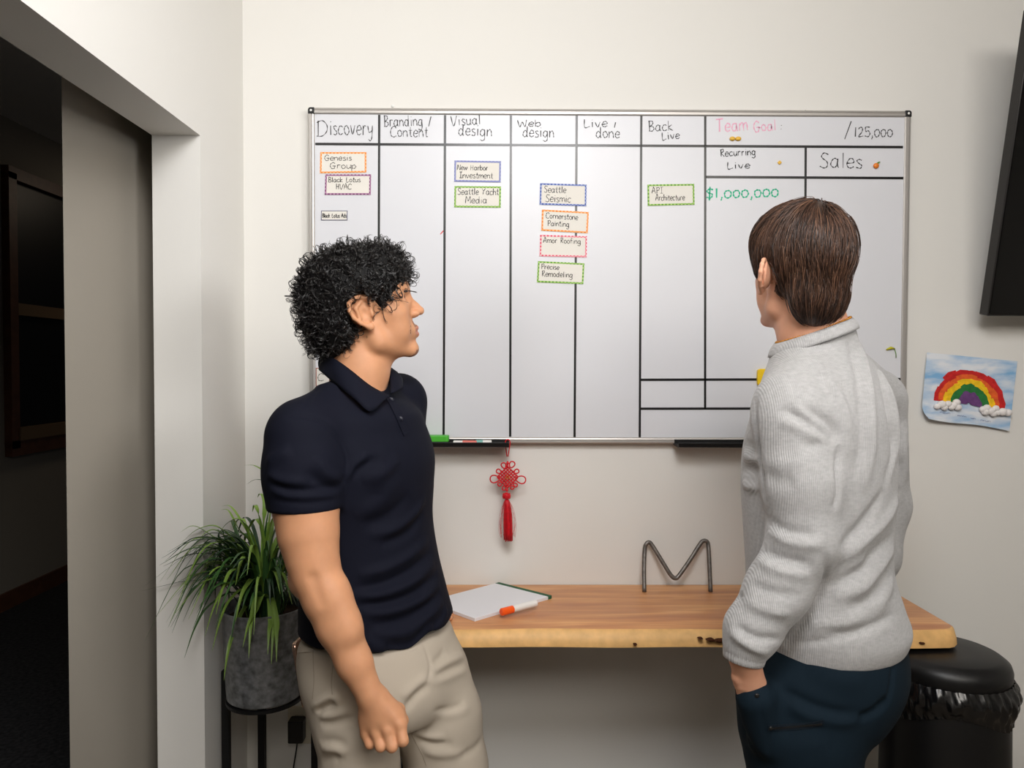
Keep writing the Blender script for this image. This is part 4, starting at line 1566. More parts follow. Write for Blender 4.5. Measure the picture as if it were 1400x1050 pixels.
nt.links.new(n1.outputs['Fac'], cr_.inputs['Fac'])
nt.links.new(cr_.outputs['Color'], bs.inputs['Base Color'])
wv = nt.nodes.new('ShaderNodeTexWave')
wv.bands_direction = 'X'
wv.inputs['Scale'].default_value = 95
wv.inputs['Distortion'].default_value = 0.4
nt.links.new(tcn.outputs['Object'], wv.inputs['Vector'])
bp = nt.nodes.new('ShaderNodeBump')
bp.inputs['Strength'].default_value = 0.35
bp.inputs['Distance'].default_value = 0.0015
nt.links.new(wv.outputs['Fac'], bp.inputs['Height'])
nt.links.new(bp.outputs['Normal'], bs.inputs['Normal'])


def sec(py, px, y, a, b_, th, ex=2.0, yz=None):
    c = P(px, py, y)
    return (c.z, c.x, c.y, a, b_, th, ex)


def pz(c, z):
    """pixel conversion for zoomed crops used while measuring: (x0, y0, scale)"""
    return [(c[0] + x / c[2], c[1] + y / c[2]) for x, y in z]


def shoe(F, heel, dirv, ln=0.27):
    heel = Vector(heel)
    d = Vector((dirv[0], dirv[1], 0)).normalized()
    F.cone((heel.x, heel.y, 0.045), tuple(heel + d * ln * .55 + Vector((0, 0, .045))), 0.040, 0.043, 0.02)
    F.cone(tuple(heel + d * ln * .4 + Vector((0, 0, .04))), tuple(heel + d * ln * .85 + Vector((0, 0, .034))), 0.042, 0.034, 0.02)
    F.cone((heel.x, heel.y, 0.05), tuple(heel + d * .03 + Vector((0, 0, .12))), 0.040, 0.042, 0.02)
    F.half((0, 0, 0.002), (0, 0, -1))
    return F


def eyes(H, parent):
    for sx in (-1, 1):
        c = H(sx * 0.0325, 0.0755, 0.0205)
        eb = MB().ball(c, 0.0118 * H.s, seg=20, rings=14).build('eyeball', M_eye, parent, smooth=True)
        MB().ball(H(sx * 0.0335, 0.0822, 0.0205), 0.0060 * H.s, seg=14, rings=10).build('iris', M_iris, eb, smooth=True)


def brow_hair(H, parent, m):
    for sx in (-1, 1):
        b = MB()
        for k in range(60):
            t = rnd.random()
            x = 0.012 + 0.038 * t
            y = 0.1005 - 0.016 * t ** 1.4
            z = 0.040 + 0.006 * math.sin(t * 2.4) + rnd.uniform(-.0028, .0028)
            a = H(sx * x, y + .001, z)
            c = H(sx * (x + 0.008), y - 0.0015, z + rnd.uniform(.0, .0035))
            b.tube([a, a.lerp(c, .5) + A_(H.f) * .0012, c], [0.0006, 0.0005, 0.0002], 3)
        b.build('eyebrow', m, parent, smooth=True)


A_ = Vector


def cut_mesh(V, Q, keep_face):
    Q = Q[keep_face]
    used = np.unique(Q)
    remap = -np.ones(len(V), int)
    remap[used] = np.arange(len(used))
    return V[used], remap[Q]


def sample_surface(V, Q, n, rng, mask=None):
    a = np.linalg.norm(np.cross(V[Q[:, 2]] - V[Q[:, 0]], V[Q[:, 3]] - V[Q[:, 1]]), axis=1)
    if mask is not None:
        a = a * mask
    i = rng.choice(len(Q), n, p=a / a.sum())
    u, v = rng.random((n, 1)), rng.random((n, 1))
    q = Q[i]
    return (V[q[:, 0]] * (1 - u) * (1 - v) + V[q[:, 1]] * u * (1 - v) + V[q[:, 2]] * u * v + V[q[:, 3]] * (1 - u) * v), i


VOX_B, VOX_C, VOX_H = 0.0025, 0.0042, 0.0035

# ================================================================== man in the navy polo shirt
Y0 = -0.615
man1 = None
HD1 = Frame(P(499, 431, -0.60), (0.97, 0.24), 12, 1.03)
F = Field()
F.stack([sec(545, 488, -.615, .115, .075, 58), sec(590, 492, -.615, .165, .098, 58), sec(650, 496, -.61, .160, .104, 58), sec(740, 505, -.60, .130, .090, 52),
         sec(820, 513, -.59, .125, .090, 45), sec(930, 522, -.60, .130, .100, 42)], 0.03)
F.chain([(P(486, 548, -.615), .064), (P(493, 505, -.606), .060), (P(499, 462, -.600), .058)], 0.02)
F.cone(P(487, 548, -.615), P(417, 598, -.757), .038, .046, 0.02)
F.cone(P(487, 548, -.615), P(546, 555, -.475), .038, .046, 0.02)
head(F, HD1, 1.0, (0.22, 0.22), 0.0765, 1.12)
armR = [(P(415, 604, -.768), .050), (P(418, 660, -.780), .056), (P(418.5, 694, -.786), .0610), (P(422, 730, -.795), .0560), (P(427, 762, -.803), .0480), (P(433, 788, -.807), .0445), (P(447, 818, -.812), .0440),
        (P(463, 855, -.818), .0410), (P(484, 905, -.822), .0325), (P(504, 946, -.824), .0262)]
F.chain(armR, 0.016)
F.ell(P(410, 797, -.805), (.017, .020, .024), 0.014)
F.cone(P(427, 792, -.862), P(440, 826, -.868), .0065, .004, 0.016, 's')
F.ell(P(408, 792, -.79), (.016, .018, .022), 0.02)                        # elbow point
F.cone(P(454, 806, -.822), P(476, 862, -.832), .028, .022, 0.02)         # forearm muscle
# right hand hanging, back of the hand to the viewer
W = P(505, 948, -.824)
KN = [P(501.5, 1003, -.818), P(515.5, 1003.5, -.830), P(530.5, 999, -.834), P(547, 991, -.829)]
for kp, r in zip(KN, (.0125, .0125, .013, .0128)):
    F.cone(W, kp, .0195, r, 0.010)
F.cone(P(508, 955, -.815), P(520, 985, -.808), .022, .017, 0.016)
F.cone(P(520, 955, -.815), P(538, 978, -.812), .018, .016, 0.016)
F.ell(P(522, 980, -.814), (.0430, .0175, .0340), 0.016)                  # back of the hand
fingers(F, [
    [(KN[0], .0112), (P(506, 1017, -.832), .0092), (P(508, 1016, -.803), .0082), (P(506, 1005, -.790), .0072)],
    [(KN[1], .0118), (P(520.5, 1020.5, -.844), .0098), (P(522, 1019, -.808), .0086), (P(519, 1007, -.794), .0077)],
    [(KN[2], .0120), (P(536, 1021, -.848), .0102), (P(537, 1019, -.811), .0088), (P(533, 1006, -.797), .0080)],
    [(KN[3], .0118), (P(551, 1013, -.846), .0100), (P(551, 1012, -.811), .0086), (P(546, 1000, -.799), .0078)],
    [(P(524, 958, -.806), .0150), (P(545, 970, -.795), .0118), (P(551, 985, -.790), .0102), (P(547, 1001, -.786), .0088)]], 0.0055)
for kp in KN:                                                             # knuckle bumps
    F.ell(kp + Vector((0, -0.0075, 0.004)), (.0074, .0068, .0074), 0.006)
# far arm reaching back to the desk
armL = [(P(546, 548, -.475), .054), (P(546, 640, -.40), .050), (P(545, 700, -.35), .042), (P(555, 768, -.31), .038), (P(562, 812, -.285), .028)]
F.chain(armL, 0.012)
hw = Vector((P(562, 812, -.285).x, -.285, .802))
F.cone(P(562, 812, -.285), hw + Vector((.004, 0, -.012)), .027, .024, 0.02)
for k in range(4):
    o = Vector((0.012 - 0.006 * k, -0.034 + 0.021 * k, 0))
    kn_ = Vector((hw.x + .052, hw.y, .779)) + o
    F.cone(hw, kn_, .017, .0112, 0.014)
    d = Vector((1.0, 0.10 * (k - 1.5), 0)).normalized()
    ln = (.040, .046, .044, .034)[k]
    F.chain([(kn_, .0102), (kn_ + d * ln * .45 + Vector((0, 0, -.004)), .0090), (kn_ + d * ln * .8 + Vector((0, 0, -.011)), .0082), (kn_ + d * ln * 1.1 + Vector((0, 0, -.0175)), .0070)], 0.005)
F.chain([(hw + Vector((.008, -.012, -.012)), .014), (hw + Vector((.030, -.046, -.028)), .0115), (hw + Vector((.052, -.058, -.038)), .0095)], 0.006)
# legs
LEG1 = {'R': [(P(478, 930, -.665), .078), (P(492, 1050, -.69), .066), (P(498, 1125, -.70), .050)],
        'L': [(P(578, 930, -.555), .080), (P(611, 1050, -.575), .070), (P(622, 1120, -.585), .052)]}
FOOT1 = {'R': Vector((-0.315, -0.69, 0.09)), 'L': Vector((-0.115, -0.59, 0.09))}
for s_ in 'RL':
    F.chain(LEG1[s_] + [(FOOT1[s_] + Vector((0, 0, .02)), .040)], 0.03)
    dv_ = Vector((.70, -.71, 0))
    F.cone(FOOT1[s_] + Vector((0, 0, -.02)), FOOT1[s_] + dv_ * .15 + Vector((0, 0, -.052)), .035, .026, 0.02)
V, Q = F.mesh(VOX_B, 1)
fc = HD1.local(V[Q].mean(1))
mi = np.zeros(len(Q), int)
lipm = (np.abs(fc[:, 0]) < .021) & (fc[:, 1] > .092) & (np.abs(fc[:, 2] + .0545) < .0105 - np.abs(fc[:, 0]) * .22)
stub = (fc[:, 1] > .07) & (np.abs(fc[:, 0]) < .022) & (((fc[:, 2] < -.031) & (fc[:, 2] > -.0455) & (fc[:, 1] > .088)) | ((fc[:, 2] < -.094) & (fc[:, 2] > -.112)))
mi[stub] = 2
mi[lipm] = 1
man1 = to_object('person', V, Q, [M_skin1, M_lip, M_stub], None, mi)
tag(man1, 'person with curly black hair in navy polo shirt and grey trousers leaning on the desk', 'person')
bvh1 = bvh_of(V, Q)
eyes(HD1, man1)
brow_hair(HD1, man1, M_hair1)

# polo shirt
F = Field()
F.stack([sec(532, 484, -.612, .085, .055, 58), sec(544, 487, -.612, .118, .082, 58), sec(558, 489, -.613, .150, .108, 58), sec(590, 494, -.613, .176, .121, 58), sec(625, 499, -.611, .184, .130, 58),
         sec(665, 500, -.608, .178, .129, 57), sec(710, 503, -.602, .167, .121, 54), sec(760, 508, -.598, .167, .122, 50),
         sec(810, 513, -.594, .176, .131, 46)] + [(0.843, P(518, 858, -.59).x, -.59, .182, .138, 44, 2.1)], 0.03, edge=0.008)
F.cone(P(485, 541, -.614), P(415, 587, -.752), .049, .062, 0.035)
F.cone(P(489, 546, -.612), P(545, 549, -.478), .048, .060, 0.035)
F.cone(P(413, 603, -.768), P(414, 648, -.778), .0715, .0745, 0.028)
hm = P(417, 696.5, -.786)
F.cone(P(414, 640, -.777), P(419, 760, -.790), .0745, .0700, 0.020, clip=(hm, (0.02, -0.03, -1)))
F.chain([(P(545, 549, -.475), .062), (P(548, 610, -.43), .062), (P(548, 655, -.40), .060)], 0.028)
V, Q = F.mesh(VOX_C, 1)
z2, z3 = (340, 480, 3.889), (340, 750, 3.5)
st = [(pz(z2, [(190, 360), (290, 345), (400, 385), (480, 465), (522, 560), (515, 660), (495, 720)]), .0045, -.0030),
      (pz(z2, [(440, 130), (350, 225), (290, 335)]), .004, -.0016),
      (pz(z2, [(510, 680), (570, 600), (640, 550)]), .010, .006), (pz(z2, [(545, 665), (610, 610), (700, 565)]), .010, -.005),
      (pz(z2, [(600, 690), (720, 640), (800, 560)]), .014, .005),
      (pz(z2, [(350, 560), (420, 650), (490, 690)]), .012, .005), (pz(z2, [(300, 640), (400, 710), (490, 730)]), .010, -.005),
      (pz(z2, [(100, 690), (200, 735), (330, 745), (480, 725)]), .008, -.005), (pz(z2, [(95, 655), (190, 690), (320, 700)]), .010, .005),
      (pz(z2, [(110, 735), (240, 765), (480, 755)]), .008, .004), (pz(z2, [(90, 600), (150, 560), (230, 530)]), .012, .004),
      (pz(z2, [(105, 790), (300, 808), (490, 786)]), .0035, -.0022),
      (pz(z2, [(640, 980), (760, 950), (860, 880), (940, 780)]), .012, .006), (pz(z2, [(600, 930), (740, 880), (860, 760)]), .016, -.005),
      (pz(z2, [(560, 880), (700, 800), (800, 660)]), .018, .004), (pz(z2, [(690, 500), (700, 640), (680, 760)]), .02, .004),
      (pz(z2, [(700, 1030), (840, 970), (930, 860)]), .010, -.005),
      (pz(z3, [(520, 130), (640, 100), (760, 40), (860, -40)]), .011, .006), (pz(z3, [(500, 190), (640, 170), (780, 100), (880, 10)]), .010, -.006),
      (pz(z3, [(490, 230), (640, 215), (780, 160), (890, 70)]), .011, .007), (pz(z3, [(515, 270), (650, 262), (790, 215), (905, 120)]), .009, -.006),
      (pz(z3, [(530, 310), (680, 300), (820, 245), (915, 165)]), .011, .006), (pz(z3, [(570, 365), (700, 345), (830, 290), (920, 210)]), .009, -.006),
      (pz(z3, [(600, 400), (730, 385), (850, 330), (930, 250)]), .010, .006), (pz(z3, [(650, 440), (760, 420), (840, 380)]), .010, -.004),
      (pz(z3, [(700, 470), (800, 460), (880, 390), (950, 290)]), .009, .005), (pz(z3, [(850, 450), (870, 400), (940, 300)]), .008, -.006),
      (pz(z3, [(560, 420), (600, 440), (660, 450)]), .010, .004)]
V = folds(V, Q, [(p_, w_, h_ * 1.35) for p_, w_, h_ in st])
V = relax(V, Q, .35)
cam_ = np.array(CAM)                  # the hem dips at the front
pf = np.array(P(548, 885, -.72))
gd = np.exp(-(((V[:, 0] - pf[0]) / .055) ** 2 + ((V[:, 1] - pf[1]) / .07) ** 2))
V[:, 2] -= np.clip((0.90 - V[:, 2]) / 0.05, 0, 1) * (0.020 * gd + 0.004 * np.sin(V[:, 0] * 60 + V[:, 1] * 35))
polo = to_object('polo_shirt', V, Q, M_navy, man1)
bvhp = bvh_of(V, Q)
# collar
T_ = [(443, 482, -.580), (447, 486, -.622), (460, 492, -.664), (480, 507, -.688), (505, 527, -.692), (529, 540.5, -.668)]
B_ = [(437, 504, -.578), (439, 508, -.640), (462, 527.5, -.702), (484, 545, -.730), (507, 562.5, -.738), (528, 543, -.682)]
T2 = [(443, 482, -.580), (456, 478, -.535), (500, 488, -.528), (530, 503, -.562), (534, 538, -.655)]
B2 = [(437, 504, -.578), (452, 500, -.520), (505, 503, -.500), (545, 513, -.540), (551, 529, -.610)]


def loft(ta, ba, name, m, parent, th=0.0035, rows=5, roll=0.006, px=True):
    ta, ba = [smooth_path([P(*q) if px else q for q in s_], 6) for s_ in (ta, ba)]
    cen_ = sum(ta, Vector()) / len(ta)
    mb = MB()
    for i, (a, c) in enumerate(zip(ta, ba)):
        o = (a - cen_)
        o.z = 0
        o = o.normalized() if o.length > 1e-6 else Vector((0, -1, 0))
        for j in range(rows + 1):
            f = j / rows
            p = a.lerp(c, f) + o * (roll * math.sin(f * math.pi))
            mb.v.append(tuple(p))
    n = rows + 1
    for i in range(len(ta) - 1):
        for j in range(rows):
            a = i * n + j
            mb.f.append((a, a + 1, a + n + 1, a + n))
            mb.mi.append(0)
    o = mb.build(name, m, parent, smooth=True)
    s = o.modifiers.new('solidify', 'SOLIDIFY')
    s.thickness = th
    s.offset = 0
    return o


loft(T_, B_, 'collar', M_navy, polo)
loft(T2, B2, 'collar', M_navy, polo)
strip_on(bvhp, [(531, 542), (539, 556), (548, 575), (556, 594)], 0.024, 0.0022).build('placket', M_navy, polo, smooth=False)
for x, y in ((534, 548), (546, 573)):
    hq = on_surf(bvhp, x, y)
    if hq:
        MB().ball(hq[0] + hq[1] * .003, (.0055, .0030, .0055), seg=14, rings=8).build('button', M_button, polo, smooth=True)

# trousers
F = Field()
F.stack([sec(858, 516, -.59, .178, .130, 44), sec(885, 519, -.592, .186, .146, 43), sec(915, 524, -.60, .188, .150, 42), sec(950, 530, -.605, .180, .140, 42),
         sec(975, 534, -.610, .165, .115, 42)], 0.03, edge=0.02)
F.ell(P(458, 902, -.60), (.064, .075, .062), 0.04)
for s_, leg in (('R', [(P(480, 930, -.668), .100), (P(488, 985, -.685), .090), (P(492, 1050, -.692), .0810), (P(499, 1130, -.70), .075)]),
                ('L', [(P(580, 925, -.557), .104), (P(597, 980, -.570), .100), (P(611, 1050, -.580), .091), (P(622, 1130, -.590), .078)])):
    F.chain(leg + [(FOOT1[s_] + Vector((0, 0, -.005)), .064)], 0.017)
F.half((0, 0, 0.03), (0, 0, -1))
V, Q = F.mesh(VOX_C, 1)
st = [(pz(z3, [(835, 450), (862, 520), (870, 580), (850, 640)]), .004, -.003),
      (pz(z3, [(870, 590), (960, 540), (1050, 500)]), .010, .006), (pz(z3, [(880, 620), (970, 580), (1060, 545)]), .009, -.006),
      (pz(z3, [(860, 640), (980, 600), (1075, 560)]), .012, .005), (pz(z3, [(880, 560), (920, 520), (940, 480)]), .010, -.004),
      (pz(z3, [(730, 720), (800, 660), (865, 610)]), .012, .006), (pz(z3, [(745, 780), (800, 700), (870, 645)]), .010, -.007),
      (pz(z3, [(880, 775), (960, 768), (1030, 745)]), .007, -.004), (pz(z3, [(900, 800), (1000, 785), (1070, 750)]), .012, .004),
      (pz(z3, [(780, 875), (860, 900), (940, 905)]), .008, .005), (pz(z3, [(790, 905), (880, 935), (980, 935)]), .008, -.005),
      (pz(z3, [(830, 965), (920, 985), (1040, 970)]), .010, .005), (pz(z3, [(1000, 1000), (1080, 960), (1125, 900)]), .010, -.004),
      (pz(z3, [(300, 770), (340, 735), (400, 705), (440, 745)]), .008, .008), (pz(z3, [(325, 785), (360, 760), (420, 745)]), .007, -.008),
      (pz(z3, [(330, 800), (400, 800), (500, 770)]), .010, .006), (pz(z3, [(345, 840), (420, 830), (520, 800)]), .010, -.005),
      (pz(z3, [(345, 930), (400, 920), (470, 940)]), .010, -.004), (pz(z3, [(345, 960), (410, 960), (480, 980)]), .010, .005), (pz(z3, [(350, 1020), (400, 1000), (440, 1010)]), .010, -.004)]
V = folds(V, Q, st)
V = relax(V, Q, .25)
chino = to_object('trousers', V, Q, M_chino, man1)
bvhc = bvh_of(V, Q)
strip_on(bvhc, pz(z3, [(232, 483), (270, 486), (310, 487)]), 0.012, 0.0015).build('pocket_edge', M_chino, chino)
strip_on(bvhc, pz(z3, [(308, 487), (310, 560), (312, 640), (305, 720)]), 0.0018, 0.0005).build('seam', M_seam1, chino)
strip_on(bvhc, pz(z3, [(403, 560), (396, 640), (400, 700)]), 0.0018, 0.0005).build('seam', M_seam1, chino)
strip_on(bvhc, pz(z3, [(240, 525), (300, 531)]), 0.0014, 0.0005).build('seam', M_seam1, chino)
strip_on(bvhc, pz(z3, [(770, 870), (800, 930), (830, 985), (850, 1040)]), 0.0018, 0.0006).build('seam', M_seam1, chino)
for s_ in 'RL':
    V, Q = shoe(Field(), (FOOT1[s_].x - .035, FOOT1[s_].y + .035, 0), (.70, -.71)).mesh(.006, 1)
    to_object('shoe', V, Q, M_shoe, man1)

# curly hair
rng = np.random.default_rng(11)
F = Field()
E = lambda c, r, k=0.02, op='u': F.ell(HD1(*c), [v * HD1.s for v in r], k, op, HD1.R)
E((0, -0.016, 0.054), (0.097, 0.112, 0.095))
E((0, -0.070, -0.005), (0.078, 0.058, 0.078), 0.03)
E((0, 0.050, 0.088), (0.072, 0.058, 0.048), 0.03)
E((0, 0.138, -0.030), (0.10, 0.066, 0.088), 0.015, 's')
for sx in (-1, 1):
    E((sx * 0.090, -0.008, -0.002), (0.050, 0.036, 0.043), 0.010, 's')
    E((sx * 0.088, 0.060, -0.052), (0.06, 0.06, 0.055), 0.012, 's')
V, Q = F.mesh(VOX_H, 1)
lc = HD1.local(V[Q].mean(1))
V, Q = cut_mesh(V, Q, ~((lc[:, 1] > .02) & (lc[:, 2] < -.002)))
hair1 = to_object('hair', V, Q, M_hair1b, man1)
n_ = normals(V, Q)
fn_ = n_[Q[:, 0]]
pts_, fi = sample_surface(V, Q, 3300, rng)
lc = HD1.local(pts_)
mb = MB()
ear_c = [np.array((s_ * .085, -0.008, 0.0)) for s_ in (-1, 1)]
for p, f, l in zip(pts_, fi, lc):
    nn = Vector(fn_[f])
    p = Vector(p)
    if nn.z < -0.75 and l[2] < 0.0:
        continue
    if (l[0] ** 2 / .078 ** 2 + (l[1] + .004) ** 2 / .1 ** 2 + (l[2] - .04) ** 2 / .085 ** 2) < 0.98:
        continue
    if min((((l - e_) / np.array((.05, .033, .042))) ** 2).sum() for e_ in ear_c) < 1.0:
        continue
    if l[1] > .03 and l[2] < -.005:
        continue
    if l[1] > .055 and l[2] < .062 and rng.random() < .6:
        continue
    t = Vector((0, 0, -rng.uniform(0, 1.0))) + Vector(rng.normal(0, .6, 3))
    t = (t - nn * t.dot(nn))
    if t.length < 1e-3:
        continue
    t.normalize()
    w = nn.cross(t)
    big = rng.random() < .55
    R = rng.uniform(.008, .015) if big else rng.uniform(.004, .008)
    turns = rng.uniform(.6, 1.15) if big else rng.uniform(.8, 1.5)
    L = rng.uniform(.004, .022)
    lift = rng.uniform(-.004, .007)
    ph = rng.uniform(0, 6.28)
    tw = rng.uniform(-.6, .6)
    u2_ = (w * math.cos(tw) + nn * math.sin(tw)).normalized() if rng.random() < .5 else nn
    K_ = 14
    for st_ in range(int(rng.choice((1, 2, 3)))):
        r0 = rng.uniform(.0006, .0010)
        jo = Vector(rng.normal(0, .0011, 3))
        dph, dR = rng.normal(0, .15), rng.uniform(.9, 1.1)
        path, rad = [], []
        for k in range(K_):
            q = k / (K_ - 1)
            a = ph + dph + turns * 6.283 * q
            rr = R * dR * (.75 + .35 * q)
            path.append(p + jo + t * (L * q + rr * (math.cos(a) - math.cos(ph))) + nn * (-.003 + lift * q + .004 * math.sin(q * 3.1)) + u2_ * (rr * .8 * (1 + math.sin(a)) * min(1, q * 4)))
            rad.append(r0 * (1 - .7 * q ** 2))
        mb.tube(path, rad, 3, caps=False)
curls = mb.build('curls', M_hair1, hair1, smooth=True)
tag(curls, kind='stuff')

# phone in his back pocket
M_phone = mat('rose gold metal', (206, 170, 150), 0.25, 0.5, metal=0.8)
ph_c = P(411.5, 880, -.585)
ph_o = MB().rbox((0, 0, 0), (.074, .148, .0085), .012, None, seg=5).build('smartphone', M_phone, None, bevel=.002)
ph_o.rotation_euler = (Matrix.Rotation(math.radians(-9), 3, 'Y') @ Matrix.Rotation(math.radians(84), 3, 'Z') @ Matrix.Rotation(math.radians(90), 3, 'X')).to_euler()
ph_o.location = Vector((P(412.5, 880, -.585).x + .006, -.585, P(411, 871, -.585).z - 0.074))
tag(ph_o, 'rose gold smartphone sticking out of the back pocket of the stone grey trousers', 'phone')
# ================================================================== man in the grey sweater
HD2 = Frame(P(1092, 380, -0.715), (-0.235, 0.972), 7, 1.0)
TH = 59.5
F = Field()
F.stack([sec(500, 1118, -.70, .11, .075, TH), sec(560, 1124, -.70, .165, .105, TH), sec(620, 1118, -.70, .165, .115, TH), sec(720, 1116, -.70, .150, .110, TH),
         sec(830, 1122, -.70, .155, .120, TH), sec(930, 1122, -.70, .155, .125, TH)], 0.03)
F.chain([(P(1118, 495, -.705), .070), (P(1110, 450, -.71), .066), (P(1104, 410, -.715), .062)], 0.02)
F.cone(P(1116, 490, -.705), P(1084, 570, -.81), .05, .052, 0.03)
F.cone(P(1120, 490, -.700), P(1190, 545, -.54), .05, .052, 0.03)
head(F, HD2, 0.74, (0.72, 0.25), 0.0755, 1.1, 0.74)
F.chain([(P(1084, 575, -.825), .055), (P(1096, 660, -.85), .050), (P(1101, 740, -.86), .042), (P(1063, 808, -.86), .040), (P(1030, 862, -.86), .032), (P(1018, 897, -.86), .0275)], 0.025)
W2 = P(1018, 897, -.86)
K2 = [P(1013, 933, -.850), P(1022, 937, -.856), P(1031, 937, -.856), P(1038, 932, -.850)]
for kp in K2:
    F.cone(W2, kp, .0225, .0130, 0.014)
dn = Vector((0.22, 0.12, -1)).normalized()
for k, kp in enumerate(K2):
    ln = (.072, .080, .076, .060)[k]
    F.chain([(kp, .0105), (kp + dn * ln * .5, .0092), (kp + dn * ln * .8 + Vector((0, .008, 0)), .0084), (kp + dn * ln + Vector((0, .015, 0)), .0072)], 0.005)
F.chain([(P(1012, 908, -.860), .014), (P(1009, 926, -.856), .0110), (P(1016, 948, -.846), .0100), (P(1024, 962, -.838), .0085)], 0.006)
F.chain([(P(1193, 548, -.535), .055), (P(1206, 690, -.505), .045), (P(1197, 760, -.53), .040), (P(1170, 830, -.50), .034), (P(1140, 880, -.48), .028)], 0.025)
W3 = P(1140, 880, -.48)
for k in range(4):
    a = W3 + Vector((-.030 + .020 * k, .012 * k, -.085))
    F.cone(W3, a, .02, .012, 0.016)
    F.chain([(a, .0105), (a + Vector((-.004, 0, -.045)), .009), (a + Vector((-.006, 0, -.078)), .0075)], 0.005)
F.chain([(W3 + Vector((-.01, 0, -.03)), .014), (W3 + Vector((-.045, 0, -.065)), .0115), (W3 + Vector((-.05, 0, -.10)), .009)], 0.006)
FOOT2 = {'L': Vector((0.545, -0.80, 0.09)), 'R': Vector((0.565, -0.58, 0.09))}
LEG2 = {'L': [(P(1092, 950, -.765), .088), (P(1097, 1050, -.775), .078), (P(1090, 1130, -.78), .056)],
        'R': [(P(1128, 950, -.615), .086), (P(1105, 1050, -.605), .074), (P(1098, 1120, -.60), .054)]}
for s_ in 'LR':
    F.chain(LEG2[s_] + [(FOOT2[s_] + Vector((0, 0, .02)), .040)], 0.03)
    dv_ = Vector((-.88, .47, 0))
    F.cone(FOOT2[s_] + Vector((0, 0, -.02)), FOOT2[s_] + dv_ * .15 + Vector((0, 0, -.052)), .035, .026, 0.02)
V, Q = F.mesh(VOX_B, 1)
fc = HD2.local(V[Q].mean(1))
mi = np.zeros(len(Q), int)
mi[(np.abs(fc[:, 0]) < .021) & (fc[:, 1] > .092) & (np.abs(fc[:, 2] + .0545) < .0105 - np.abs(fc[:, 0]) * .22)] = 1
man2 = to_object('person', V, Q, [M_skin2, M_lip], None, mi)
tag(man2, 'person seen from behind with straight brown hair in grey sweater, hand in pocket', 'person')
bvhs2 = bvh_of(V, Q)
eyes(HD2, man2)
brow_hair(HD2, man2, M_hairA)

# sweater
F = Field()
F.stack([sec(478, 1116, -.703, .085, .078, TH), sec(510, 1124, -.70, .150, .112, TH), sec(555, 1125, -.70, .190, .135, TH), sec(610, 1119, -.70, .200, .148, TH),
         sec(660, 1117, -.70, .198, .150, TH), sec(720, 1117, -.70, .190, .146, TH), sec(780, 1119, -.70, .184, .144, TH), sec(825, 1126, -.70, .190, .154, TH),
         sec(852, 1130, -.70, .190, .160, TH)] + [(0.846, P(1128, 874, -.70).x, -.70, .182, .152, TH)], 0.03, edge=0.010)
F.cone(P(1114, 512, -.705), P(1110, 430, -.707), .088, .076, 0.015, clip=(P(1111, 468, -.707), (-0.36, 0.05, 1)))
F.cone(P(1112, 497, -.705), P(1081, 553, -.81), .052, .070, 0.04)
F.cone(P(1124, 482, -.700), P(1190, 545, -.545), .056, .068, 0.04)
F.chain([(P(1083, 578, -.825), .0745), (P(1096, 660, -.85), .0685), (P(1099, 738, -.86), .061), (P(1063, 806, -.86), .0565), (P(1028, 862, -.86), .0490), (P(1019, 884, -.86), .0400)], 0.022)
F.chain([(P(1194, 550, -.535), .070), (P(1206, 690, -.505), .059), (P(1196, 760, -.53), .052), (P(1172, 826, -.50), .046), (P(1142, 872, -.48), .038)], 0.022)
V, Q = F.mesh(VOX_C, 1)
z5, z6 = (960, 440, 4.118), (940, 690, 2.917)
